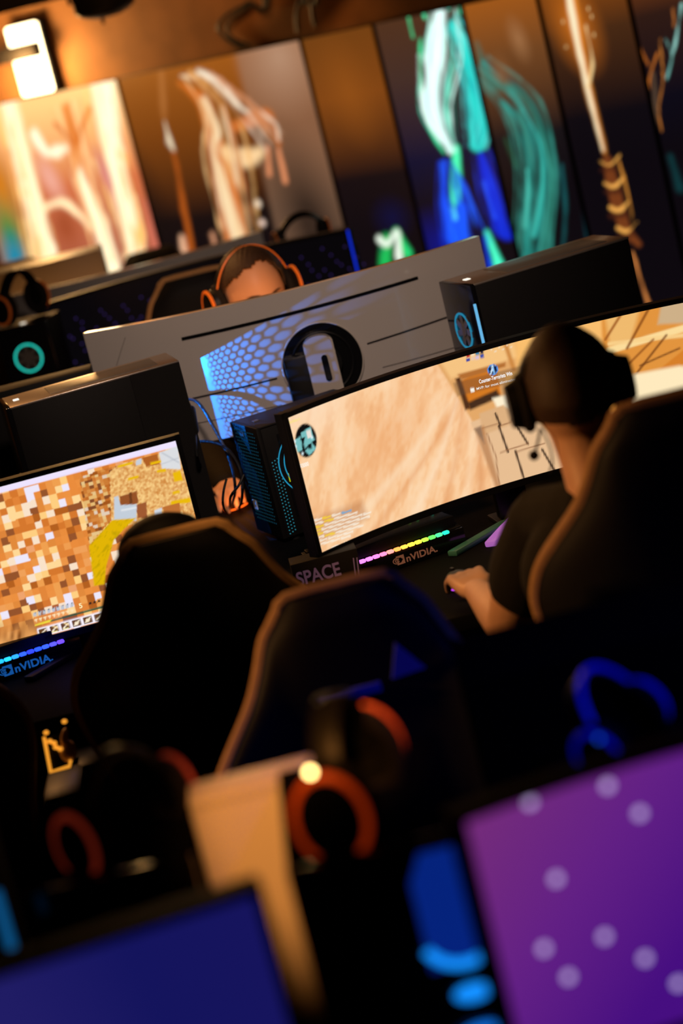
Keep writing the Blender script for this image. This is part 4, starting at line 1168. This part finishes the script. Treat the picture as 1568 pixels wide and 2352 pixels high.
cab = [
    ('cable bowing out from the rear of the large left tower', [(422, 915), (455, 925), (490, 980), (525, 1050), (540, 1120), (530, 1168)], 6.32, 6.1, .0042),
    ('cable hanging straight down beside the large left tower', [(432, 925), (448, 960), (452, 1010), (456, 1080), (474, 1165)], 6.2, 6.12, .004),
    ('cable with a thick adapter behind the large left tower', [(424, 918), (440, 940), (448, 990), (456, 1060), (500, 1150)], 6.24, 6.0, .0036),
    ('lower cable curving right from the large left tower', [(450, 1014), (490, 1016), (525, 1035), (552, 1080), (556, 1140), (548, 1168)], 6.2, 6.1, .004),
    ('thin cable crossing the hand on the orange lit mouse', [(560, 1090), (548, 1115), (530, 1140), (528, 1165)], 6.0, 5.98, .0035),
    ('second thin cable crossing the hand on the orange lit mouse', [(520, 1100), (513, 1130), (512, 1160), (520, 1175)], 6.0, 5.97, .0032)]
for lab, pts, y0, y1, r in cab:
    q = [at(x, y, y0 + (y1 - y0) * i / (len(pts) - 1)) for i, (x, y) in enumerate(pts)]
    q[-1] = at(*pts[-1], Z=.75 + r)
    tt = tube('power_cable', q, r, MT['rubber']); tag(tt, lab, 'cable', 'black cables behind the screens')
    if 'adapter' in lab:
        bm = bmesh.new(); add_limb(bm, [q[1], q[2]], [.010, .010], 10, 2); finish(bm, 'adapter', MT['rubber'], tt)
p = at(488, 1162, Z=.757)
pg = thing('cable_plug', 'tiny cyan lit plug beside the orange lit mouse', 'plug', (p.x, p.y, .75), .2)
box('plug_body', (-.012, -.006, 0), (.012, .006, .011), MT['black'], pg, .002); box('plug_light', (-.010, -.0075, .002), (.010, -.0055, .010), glow('plug_cyan', (40, 140, 190), .9), pg, .0006)


# ------------------------------------------------------------------ racing chairs
PROF = [(0, .07), (.012, .105), (.04, .132), (.08, .148), (.12, .163), (.18, .2), (.23, .252), (.29, .285), (.35, .292), (.41, .275), (.50, .25), (.62, .235), (.72, .22)]


def chair(label, loc, rz, ztop=1.15, pillow=False, logo_=False, trim='piping', group='black racing chairs'):
    """faces local +y; backrest near y = 0"""
    t = thing('racing_chair', label, 'chair', (loc[0], loc[1], 0), rz, group)
    zs = np.linspace(0, .72, 40); hw = np.interp(zs, [p[0] for p in PROF], [p[1] for p in PROF])
    hw = np.convolve(np.pad(hw, 2, 'edge'), np.ones(5) / 5, 'valid'); hw[0] = .085
    bm = bmesh.new(); rings = []; n = 40
    for d, hh in zip(zs, hw):
        z = ztop - d; yoff = -.10 * (1 - d / .72) + .02
        th = .05 if d > .03 else .035 + .5 * d
        r = []
        for k in range(n):
            an = 2 * PI * k / n; c_, s_ = math.cos(an), math.sin(an)
            x = hh * math.copysign(abs(c_) ** .6, c_); y = th * math.copysign(abs(s_) ** .7, s_)
            y += .9 * max(0, abs(x) - .12) ** 1.3
            r.append(bm.verts.new((x, y + yoff, z)))
        rings.append(r)
    for i in range(len(rings) - 1):
        for k in range(n): bm.faces.new((rings[i][k], rings[i][(k + 1) % n], rings[i + 1][(k + 1) % n], rings[i + 1][k]))
    bm.faces.new(rings[0]); bm.faces.new(rings[-1][::-1])
    finish(bm, 'backrest', MT['leather'], t)
    ed = []
    for s in (-1, 1):
        l = [(s * (hh + .001), -.10 * (1 - d / .72) + .02 + .9 * max(0, hh - .12) ** 1.3, ztop - d) for d, hh in zip(zs, hw)]
        ed.append(l)
    path = ed[0][::-1] + [(0, -.08, ztop + .002)] + ed[1]
    bm = bmesh.new(); add_tube(bm, smooth_path(path, 2), .0135, 8); finish(bm, 'edge_trim', MT[trim], t)
    if pillow:
        bm = bmesh.new(); add_ball(bm, (-.03, -.015, ztop - .035), (.095, .05, .07), 24); finish(bm, 'head_pillow', MT['leather'], t)
    if logo_:
        lm = mat('chair_logo', (.10, .12, .5), .5, .3, emit=lin((14, 20, 160)), es=.0)
        yb = .056
        yo = lambda d: -.10 * (1 - d / .72) + .02 + yb
        prism('headrest_logo', [(-.085 - .03, ztop - .155), (-.085 + .03, ztop - .16), (-.085 + .01, ztop - .10)], yo(.13) - .005, yo(.13) + .002, lm, t, 'xz')
        box('headrest_lettering', (-.035, yo(.17) - .005, ztop - .175), (.075, yo(.17) + .002, ztop - .158), lm, t, .001)
    bm = bmesh.new(); add_box(bm, (-.26, .0, .43), (.26, .50, .53), .04, seg=3); finish(bm, 'seat', MT['leather'], t)
    for s in (-1, 1):
        bm = bmesh.new(); add_box(bm, (s * .31 - .04, .05, .66), (s * .31 + .04, .32, .69), .012)
        add_box(bm, (s * .31 - .02, .16, .47), (s * .31 + .02, .20, .665), .004); add_box(bm, (min(s * .2, s * .33), .15, .45), (max(s * .2, s * .33), .21, .475), .004)
        finish(bm, 'armrest', MT['black'], t)
    cyl('gas_lift', (0, .25, .28), (0, 0, 1), .028, .32, MT['blacksteel'], t, 16)
    bm = bmesh.new()
    for k in range(5):
        an = k * 2 * PI / 5 + .3; add_tube(bm, [(0, .25, .13), (.30 * math.cos(an), .25 + .30 * math.sin(an), .085)], [.03, .018], 8)
    finish(bm, 'star_base', MT['black'], t)
    for k in range(5):
        an = k * 2 * PI / 5 + .3; cyl('caster', (.30 * math.cos(an), .25 + .30 * math.sin(an), .031), (math.sin(an), -math.cos(an), 0), .03, .04, MT['black'], t, 16)
    return t


c = at(402, 1197, 4.62); chair('black racing chair in front of the block game screen', (c.x - .008, 4.70), 0, c.z - .025, pillow=True)
c = at(772, 1316, 3.92); chair('black racing chair facing the camera behind the amber tower', (c.x - .008, 3.92), PI, c.z - .045, logo_=True)
c = at(1555, 912, 4.02); chair('black racing chair holding the headset player', (c.x - .012, 4.10), .0, c.z)
c = at(-405, 1420, 4.42); chair('black racing chair cut by the left picture edge', (c.x, 4.5), -.0, c.z)
c = at(440, 632, 7.42); chair('black racing chair behind the facing player', (c.x - .0, 7.34), PI, c.z + .0)
c = at(20, 612, 9.62); chair('racing chair with an amber rim beyond the rear row at the left edge', (c.x, 9.58), PI, c.z)
c = at(345, 580, 10.2); chair('dark chair top beyond the rear row under the flame panel', (c.x, 10.12), PI, c.z, trim='black')


# ------------------------------------------------------------------ headsets
def headset(label, loc, rot, size=1.0, accent='orangep', es=None, mic=True, half=.083, cup_r=.043, band_h=.105, group='gaming headsets', cable=True, worn=True, accent_band=False, band_r=.0022):
    """band in the local xz plane over the origin (origin = between the ear cups), front = -y"""
    t = thing('headset', label, 'headset', loc, 0, group); t.rotation_euler = rot; t.scale = (size,) * 3
    pts = [(-(half + .012) * math.cos(k), 0, -.01 + band_h * 1.08 * math.sin(k)) for k in np.linspace(.12, PI - .12, 25)]
    bm = bmesh.new(); n = 8; prev = None
    for i, p_ in enumerate(pts):
        a_ = Vector(pts[max(0, i - 1)]); b_ = Vector(pts[min(len(pts) - 1, i + 1)]); tn_ = (b_ - a_).normalized(); nr = Vector((-tn_.z, 0, tn_.x))
        r = [bm.verts.new(Vector(p_) + nr * dn + Vector((0, dy, 0))) for dn, dy in ((-.007, -.016), (.004, -.019), (.007, -.012), (.007, .012), (.004, .019), (-.007, .016))]
        if prev:
            for k in range(6): bm.faces.new((prev[k], prev[(k + 1) % 6], r[(k + 1) % 6], r[k]))
        else: bm.faces.new(r)
        prev = r
    bm.faces.new(prev[::-1]); finish(bm, 'headband', MT['black'], t)
    if accent_band:
        q = [(x * 1.09, -.019, z * 1.075 + .003) for x, y, z in pts[2:-2]]
        tube('band_piping', q, band_r, MT[accent] if isinstance(accent, str) else accent, t, 6, 0)
    for s in (-1, 1):
        bm = bmesh.new(); add_cyl(bm, (s * (half + .024), 0, -.005), (s, 0, 0), cup_r, .03, 32, cup_r * .78)
        for v in bm.verts: v.co.z = -.005 + (v.co.z + .005) * 1.25
        c_ = finish(bm, 'ear_cup', MT['black'], t)
        bm = bmesh.new(); add_ring(bm, (s * (half + .008), 0, -.005), (1, 0, 0), cup_r * .82, .0125, 28, 8)
        for v in bm.verts: v.co.z = -.005 + (v.co.z + .005) * 1.25
        finish(bm, 'ear_cushion', MT['foam'], t)
        if accent:
            bm = bmesh.new(); add_ring(bm, (s * (half + .036), 0, -.005), (1, 0, 0), cup_r * .86, .0045, 30, 6)
            for v in bm.verts: v.co.z = -.005 + (v.co.z + .005) * 1.25
            finish(bm, 'cup_ring', MT[accent] if isinstance(accent, str) else accent, c_)
    if mic:
        tube('microphone_boom', [(-(half + .025), -.02, -.045), (-(half + .028), -.05, -.085), (-(half + .005), -.085, -.10)], .0035, MT['rubber'], t, 6, 5)
        bm = bmesh.new(); add_ball(bm, (-(half + .0), -.09, -.10), (.012, .012, .012)); finish(bm, 'microphone', MT['foam'], t)
    return t


# on the near towers
c = at(762, 1866, 2.76) + Vector((.107 * .26, .107 * .966, 0))
hs = headset('orange ringed headset lying on the tower between the near screens', (c.x, c.y, c.z), (math.radians(0), math.radians(0), math.radians(75)), 1.0, mat('red_orange_ring', (.75, .12, .012), .45, emit=lin((200, 56, 8)), es=.35), mic=False, cup_r=.052)
bm = bmesh.new(); p = at(712, 1774, 2.70); add_ball(bm, (0, 0, 0), .0042, 12)
o = finish(bm, 'bright_bead', glow('bead_glow', (255, 214, 130), 14), None); o.parent = hs; bpy.context.view_layer.update(); o.location = hs.matrix_world.inverted() @ p  # small glowing bead at the cup
c = at(288, 1880, 3.1)
headset('dark headset lying on the tower behind the blue screen', (c.x, 3.12, c.z - .0), (math.radians(0), 0, math.radians(48)), .85, mat('red_light_ring', (.35, .06, .03), .5, emit=lin((150, 44, 24)), es=.3), mic=False, cup_r=.05)  # ring glow stands in for coloured highlights on the dark cups
c = at(1424, 1672, 2.92)
h3 = headset('blue lit headset lying above the purple screen', (c.x, 2.92, c.z), (math.radians(-30), 0, math.radians(60)), .74, mat('blue_lit_ring', (.04, .05, .8), .4, emit=lin((4, 8, 200)), es=.32), mic=False, accent_band=True, band_r=.005)  # blue light on rings and band is put in as glow
bm = bmesh.new(); p = at(1375, 1697, 2.74); add_ball(bm, (0, 0, 0), .004, 12)
o = finish(bm, 'bright_bead', glow('indicator_blue', (20, 70, 200), 2.2), None); o.parent = h3; bpy.context.view_layer.update(); o.location = h3.matrix_world.inverted() @ p
tq = thing('computer_tower', 'black tower just behind the purple screen carrying the blue lit headset', 'computer tower', (c.x - .11, 2.80, .75), 0, 'black desktop towers')
hq = c.z - .75 - .005 * .74 - .041 * 1.27 * .74
box('case', (0, .012, .012), (.22, .24, hq), MT['matte'], tq, .004); box('front_panel', (0, 0, .012), (.22, .014, hq), MT['blackgloss'], tq, .004)
for x in (.03, .19): box('foot', (x - .015, .03, 0), (x + .015, .22, .012), MT['rubber'], tq, .002)
# rear row headsets
c = at(46, 694, 8.10)
headset('amber lit headset lying on the tower with green fan lights', (c.x, 8.12, c.z), (math.radians(8), 0, math.radians(60)), 1.0, 'orangep', mic=False)
c = at(690, 528, 8.62)
headset('dark headset lying on the rear tower behind the dotted screen', (c.x, 8.64, c.z - .02), (math.radians(30), 0, math.radians(15)), .85, 'orangep', mic=True)
c2 = c
tb = thing('computer_tower', 'dark tower hidden behind the right end of the dotted screen', 'computer tower', (c2.x - .12, 8.56, .75), 0, 'black desktop towers')
box('case', (0, 0, .012), (.30, .2, c2.z - .75 - .085), MT['blacksteel'], tb, .004); box('front_panel', (-.012, 0, .012), (0, .2, c2.z - .75 - .085), MT['blackgloss'], tb, .003)
for x in (.03, .25): box('foot', (x - .015, .02, 0), (x + .015, .18, .012), MT['rubber'], tb, .002)

# small object by the left chair, amber light on its rim made as glow
p = at(118, 1676, 4.62)
sb = thing('small_box', 'small open box with amber light painted as glow on its rim beside the left chair', 'box', (p.x, p.y, p.z - .05))
sb.rotation_euler = (math.radians(-40), 0, 0)
box('box_back', (-.02, .004, -.035), (.022, .012, .04), MT['black'], sb, .002)
bm = bmesh.new(); add_tube(bm, [(-.022, 0, .04), (-.021, 0, -.036), (.018, 0, -.034), (.022, 0, -.022)], .0035, 8); finish(bm, 'box_rim', MT['amberlit'], sb)
for (x, z) in ((-.016, .048), (-.012, .028), (-.004, .022), (-.002, .012), (.006, .006), (.024, .062)):
    bm = bmesh.new(); add_ball(bm, (x, -.002, z), (.006, .005, .0045), 10); finish(bm, 'bright_knob', MT['amberlit'], sb)
bm = bmesh.new(); add_ball(bm, (.018, 0, .03), (.008, .006, .02), 12, Euler((0, .3, 0))); add_ball(bm, (.02, .004, .0), (.018, .008, .024), 12); finish(bm, 'pale_lobe', MT['paleskin'], sb)


# ------------------------------------------------------------------ people
def head_shape(bm, c, yaw, pitch=0.0, sc=1.0):
    """one head facing local -y, eyes at half height"""
    R = Matrix.Translation(c) @ Matrix.Rotation(yaw, 4, 'Z') @ Matrix.Rotation(pitch, 4, 'X') @ Matrix.Scale(sc, 4)
    tmp = bmesh.new(); bmesh.ops.create_uvsphere(tmp, u_segments=48, v_segments=32, radius=1)
    for v in tmp.verts:
        x, y, z = v.co
        X, Y, Z = x * .077, y * .097, z * .117
        if z < 0:
            k = -z; X *= 1 - .30 * k ** 1.5; Y *= 1 - .10 * k
            if y > 0: Y *= 1 - .35 * k
        if y < -.3:
            if z > .05 and z < .25: Y -= .004 * (1 - abs(z - .15) / .1)                       # brow
            for s in (-1, 1):
                e = math.hypot((x - s * .42) / .22, (z + .0) / .13); Y += .012 * max(0, 1 - e)   # eye sockets
            nz = math.hypot(x / .16, 1) - 1
            if -.45 < z < .02: Y -= .026 * max(0, 1 - abs(x) / .2) * max(0, 1 - abs(z + .32) / .36) # nose
            if -.7 < z < -.5: Y -= .004 * max(0, 1 - abs(x) / .4)                            # mouth
            if z < -.8: Y -= .006
        v.co = R @ Vector((X, Y, Z))
    me = bpy.data.meshes.new('h'); tmp.to_mesh(me); tmp.free(); bm.from_mesh(me); bpy.data.meshes.remove(me)
    for s in (-1, 1): add_ball(bm, R @ Vector((s * .076, .01, -.012)), (.012 * sc, .02 * sc, .032 * sc), 12)
    return R


def hair_cap(name, R, parent, rule, off=.007, thick=True):
    tmp = bmesh.new(); bmesh.ops.create_uvsphere(tmp, u_segments=64, v_segments=44, radius=1)
    dl = [v for v in tmp.verts if not rule(*v.co)]
    bmesh.ops.delete(tmp, geom=dl, context='VERTS')
    for v in tmp.verts:
        x, y, z = v.co; X, Y, Z = x * .077, y * .097, z * .117
        if z < 0:
            k = -z; X *= 1 - .30 * k ** 1.5; Y *= 1 - .10 * k
            if y > 0: Y *= 1 - .35 * k
        nn = Vector((x / .077, y / .097, z / .117)).normalized()
        rip = .0016 * math.sin(x * 40 + z * 9) * math.sin(y * 33) if off > .008 else 0
        v.co = Vector((X, Y, Z)) + nn * (off + rip)
    bmesh.ops.solidify(tmp, geom=list(tmp.faces), thickness=.006)
    bmesh.ops.transform(tmp, matrix=R, verts=tmp.verts)
    return finish(tmp, name, MT['hair'], parent)


def hand(bm, wrist, dirv, up, side, curl=.75, sc=1.0):
    """palm, four unequal bent fingers and a thumb; side = +1 puts the thumb on dirv x up"""
    d = Vector(dirv).normalized(); u = Vector(up).normalized(); u = (u - d * u.dot(d)).normalized(); r = d.cross(u) * side
    w0 = Vector(wrist); L = .092 * sc
    for k in range(4):
        a = w0 + r * ((k - 1.5) * .011 * sc) * -1; b = w0 + d * L + r * ((1.5 - k) * .0195 * sc) + u * .004
        add_limb(bm, [a + d * .01, a.lerp(b, .5), b], [.0165 * sc, .0155 * sc, .0115 * sc], 10, 3)
    for k, fl in enumerate((.070, .080, .074, .058)):
        p0 = w0 + d * L + r * ((1.5 - k) * .0205 * sc) + u * .003; spread = (1.5 - k) * .07
        dd = (d + r * spread).normalized(); ang = .15; pts = [p0]; p = p0
        for j, f in enumerate((.45, .30, .25)):
            ang += curl * (.55 if j == 0 else .5)
            p = p + (dd * math.cos(ang) - u * math.sin(ang)) * fl * f * sc; pts.append(p)
        add_limb(bm, pts, [.0098 * sc, .0092 * sc, .0082 * sc, .0068 * sc], 10, 3)
    t0 = w0 + d * .025 + r * .022 * sc
    add_limb(bm, [t0, t0 + (d * .6 + r * .7) * .035 * sc - u * .008, t0 + (d * .95 + r * .55) * .06 * sc - u * .018, t0 + (d * 1.1 + r * .35) * .078 * sc - u * .024], [.0145 * sc, .0125 * sc, .0105 * sc, .008 * sc], 10, 3)


# the player seen from behind
hc = at(1305, 880, 4.30) + Vector((.0, 0, -.012))
root = Vector((hc.x + .04, 4.42, 0))
pr = thing('person', 'person in a black shirt and headset seen from behind at the game screen', 'person', root)
loc = lambda p: Vector(p) - root
sh = at(1248, 1196, 4.42); el = at(1168, 1436, 4.55); wr = at(1096, 1358, 4.88)
bm = bmesh.new()
RH = head_shape(bm, loc(hc), PI, math.radians(-6), 1.02)
nb = loc(hc) + Vector((.015, -.03, -.20))
add_limb(bm, [loc(hc) + Vector((0, .01, -.05)), loc(hc) + Vector((.006, -.005, -.12)), nb], [.058, .055, .064], 18)
shl = loc(sh); shr = Vector((2 * nb.x - shl.x + .02, shl.y + .02, shl.z + .02)); el_, wr_ = loc(el), loc(wr)
hip = Vector((.02, -.02, .56))
# torso as stacked rounded sections
for k, (f, rx, ry) in enumerate(((0, .15, .10), (.3, .13, .09), (.6, .14, .095), (.85, .145, .085))):
    c_ = hip.lerp(Vector((nb.x, nb.y, nb.z - .05)), f); add_ball(bm, c_, (rx, ry, .14), 24)
add_limb(bm, [shl, nb + Vector((0, .0, -.035)), shr], [.05, .062, .05], 16)
add_limb(bm, [shl, shl.lerp(el_, .5) + Vector((-.012, -.01, 0)), el_], [.056, .05, .044], 16)
add_limb(bm, [el_, el_.lerp(wr_, .35) + Vector((0, 0, .004)), wr_], [.045, .042, .028], 16)
hd = (loc(at(1048, 1290, 5.05)) - wr_).normalized()
hand(bm, wr_ + hd * .005, Vector((hd.x, hd.y, hd.z * .5)), (0, -.35, 1), 1, .62, 1.08)
elr = Vector((shr.x + .05, shr.y + .12, .84)); wrr = Vector((shr.x - .02, .52, .80))
add_limb(bm, [shr, shr.lerp(elr, .5), elr], [.056, .05, .044], 16); add_limb(bm, [elr, elr.lerp(wrr, .4), wrr], [.045, .042, .028], 16)
hand(bm, wrr, (-.1, 1, .0), (0, 0, 1), -1, .5, 1.0)
for s in (-1, 1):
    kn = Vector((.02 + s * .12, .44, .54)); an_ = Vector((.02 + s * .13, .42, .09))
    add_limb(bm, [hip + Vector((s * .08, 0, 0)), (hip + kn) / 2 + Vector((s * .05, 0, 0)), kn], [.085, .078, .058], 16)
    add_limb(bm, [kn, kn.lerp(an_, .35) + Vector((0, -.02, 0)), an_], [.056, .054, .036], 16)
    add_limb(bm, [an_ + Vector((0, -.02, -.05)), an_ + Vector((0, .15, -.06))], [.035, .028], 12)
remeshed(bm, 'body', MT['skin'], pr, .0055, 4)
hair_cap('hair', RH, pr, lambda x, y, z: (z > .28 - .0 * y and y > -.55) or (z > .55) or (y > .25 and z > -.38 + .1 * abs(x)), .006)
bm = bmesh.new()
for k, (f, rx, ry) in enumerate(((-.02, .17, .125), (.2, .162, .118), (.4, .165, .118), (.6, .18, .122), (.85, .19, .112))):
    c_ = hip.lerp(Vector((nb.x, nb.y, nb.z - .06)), f); add_ball(bm, c_, (rx, ry, .14), 24)
add_limb(bm, [shl, nb + Vector((0, .0, -.035)), shr], [.066, .078, .066], 16)
slv = shl.lerp(el_, .60)
add_limb(bm, [shl, shl.lerp(el_, .4) + Vector((-.004, -.006, 0)), slv], [.068, .072, .068], 18)
add_limb(bm, [shr, shr.lerp(elr, .45), shr.lerp(elr, .75)], [.066, .066, .07], 18)
remeshed(bm, 'shirt', MT['shirt'], pr, .007, 4)
bm = bmesh.new()
for s in (-1, 1):
    kn = Vector((.02 + s * .12, .44, .54)); an_ = Vector((.02 + s * .13, .42, .12))
    add_limb(bm, [hip + Vector((s * .08, 0, -.01)), (hip + kn) / 2 + Vector((s * .05, 0, 0)), kn], [.096, .088, .068], 16)
    add_limb(bm, [kn, kn.lerp(an_, .4), an_], [.066, .062, .055], 16)
remeshed(bm, 'trousers', MT['trousers'], pr, .009, 3)
for s in (-1, 1):
    an_ = Vector((.02 + s * .13, .42, .06)); bm = bmesh.new(); add_limb(bm, [an_ + Vector((0, -.03, -.015)), an_ + Vector((0, .08, -.02)), an_ + Vector((0, .15, -.024))], [.045, .042, .034], 14); finish(bm, 'shoe', MT['black'], pr)
rg = wr_ + hd * .07
h1 = headset('black headset worn by the player seen from behind, microphone at the cheek', hc + Vector((0, .005, .0)), (math.radians(-8), 0, PI), 1.0, None, mic=False, half=.077, cup_r=.041, band_h=.113)
cpl = at(1243, 975, 4.30); mp = at(1226, 1046, 4.34)
o = tube('microphone_boom', [at(1240, 985, 4.30), at(1236, 1010, 4.32), at(1228, 1040, 4.34)], .0028, MT['rubber'], None, 6, 5)
bm = bmesh.new(); add_ball(bm, mp, .0098, 14); o2 = finish(bm, 'microphone', MT['foam'], None)
o3 = tube('headset_cable', [at(1243, 985, 4.28), at(1262, 1025, 4.28), at(1268, 1060, 4.29), at(1262, 1085, 4.30)], .002, MT['rubber'], None, 6, 5)
bpy.context.view_layer.update()
for o in (o, o2, o3): o.parent = h1; o.matrix_parent_inverse = h1.matrix_world.inverted()
# its mouse, mostly under the hand
mq = at(1055, 1340, Z=.77)
mouse('black mouse with a purple light under the hand of the headset player', (mq.x + .005, mq.y + .03, .7535), .3, 'black', (190, 60, 230), 1.6, .95)

# the facing player behind the white monitor
fc = at(580, 678, 6.92)
root2 = Vector((fc.x, 7.10, 0))
pf = thing('person', 'person with an orange trimmed headset facing us over the white monitor', 'person', root2)
loc = lambda p: Vector(p) - root2
bm = bmesh.new()
RF = head_shape(bm, loc(fc), math.radians(22), math.radians(12), 1.16)
hb = loc(fc)
nb = hb + Vector((-.02, .07, -.20))
add_limb(bm, [hb + Vector((0, .02, -.06)), nb], [.058, .064], 16)
hip = Vector((-.02, .12, .56))
for f, rx, ry in ((0, .16, .11), (.3, .15, .10), (.6, .17, .11), (.85, .18, .10)): add_ball(bm, hip.lerp(nb + Vector((0, 0, -.05)), f), (rx, ry, .14), 24)
shs = [nb + Vector((-.19, 0, -.06)), nb + Vector((.19, 0, -.06))]
add_limb(bm, [shs[0], nb + Vector((0, 0, -.03)), shs[1]], [.058, .07, .058], 16)
for s, q in ((-1, shs[0]), (1, shs[1])):
    e_ = Vector((q.x + s * .04, q.y - .06, .86)); w_ = Vector((q.x - s * .02, -.26, .805)) if s > 0 else Vector((-.285 - root2.x, 6.60 - root2.y, .80))
    add_limb(bm, [q, q.lerp(e_, .5), e_], [.056, .05, .044], 16); add_limb(bm, [e_, e_.lerp(w_, .4), w_], [.045, .04, .028], 16)
    hand(bm, w_, (0, -1, -.02), (0, 0, 1), -s, .5)
    kn = Vector((-.02 + s * .12, -.30, .54)); an_ = Vector((-.02 + s * .13, -.28, .09))
    add_limb(bm, [hip + Vector((s * .08, 0, 0)), (hip + kn) / 2 + Vector((s * .05, 0, 0)), kn], [.085, .078, .058], 16)
    add_limb(bm, [kn, kn.lerp(an_, .35), an_], [.056, .054, .036], 16); add_limb(bm, [an_ + Vector((0, .02, -.05)), an_ + Vector((0, -.15, -.06))], [.035, .028], 12)
remeshed(bm, 'body', MT['skin'], pf, .0055, 3)
hair_cap('hair', RF, pf, lambda x, y, z: (z > .76 + .05 * math.sin(x * 7 + 1) - .9 * max(0, abs(x) - .42)) or (y > -.25 and z > .05) or (y > .15 and z > -.4), .011)
for s in (-1, 1):
    bm = bmesh.new(); add_ball(bm, RF @ Vector((s * .033, -.082, .0)), (.012, .012, .012), 16); finish(bm, 'eye', MT['eye'], pf)
    bm = bmesh.new(); add_tube(bm, [RF @ Vector((s * (.012 + .011 * k), -.0955 + .0035 * k + .0012 * k * k, .0235 + .003 * math.sin(k))) for k in range(5)], [.002, .0034, .0036, .003, .0016], 8); finish(bm, 'eyebrow', MT['hair'], pf)
bm = bmesh.new()
for f, rx, ry in ((-.02, .17, .125), (.2, .165, .118), (.4, .165, .118), (.6, .18, .122), (.85, .19, .112)): add_ball(bm, hip.lerp(nb + Vector((0, 0, -.06)), f), (rx, ry, .14), 24)
add_limb(bm, [shs[0], nb + Vector((0, 0, -.035)), shs[1]], [.066, .076, .066], 16)
for s, q in ((-1, shs[0]), (1, shs[1])):
    e_ = Vector((q.x + s * .04, q.y - .06, .86)); w_ = Vector((q.x - s * .02, -.26, .805)) if s > 0 else Vector((-.285 - root2.x, 6.60 - root2.y, .80)); add_limb(bm, [q, q.lerp(e_, .5), e_], [.068, .064, .058], 16); add_limb(bm, [e_, e_.lerp(w_, .5), e_.lerp(w_, .95)], [.058, .052, .042], 16)
remeshed(bm, 'shirt', MT['shirt'], pf, .008, 3)
bm = bmesh.new()
for s in (-1, 1):
    kn = Vector((-.02 + s * .12, -.30, .54)); an_ = Vector((-.02 + s * .13, -.28, .12))
    add_limb(bm, [hip + Vector((s * .08, 0, -.01)), (hip + kn) / 2 + Vector((s * .05, 0, 0)), kn], [.096, .088, .068], 16); add_limb(bm, [kn, kn.lerp(an_, .4), an_], [.066, .062, .055], 16)
remeshed(bm, 'trousers', MT['trousers'], pf, .009, 3)
for s in (-1, 1):
    an_ = Vector((-.02 + s * .13, -.28, .06)); bm = bmesh.new(); add_limb(bm, [an_ + Vector((0, .03, -.015)), an_ + Vector((0, -.08, -.02)), an_ + Vector((0, -.15, -.024))], [.045, .042, .034], 14); finish(bm, 'shoe', MT['black'], pf)
headset('orange trimmed headset worn by the facing player behind the white monitor', fc + Vector((0, .012, -.004)), (math.radians(6), 0, math.radians(22)), 1.14, 'orangep', mic=False, half=.085, cup_r=.045, band_h=.122, accent_band=True)
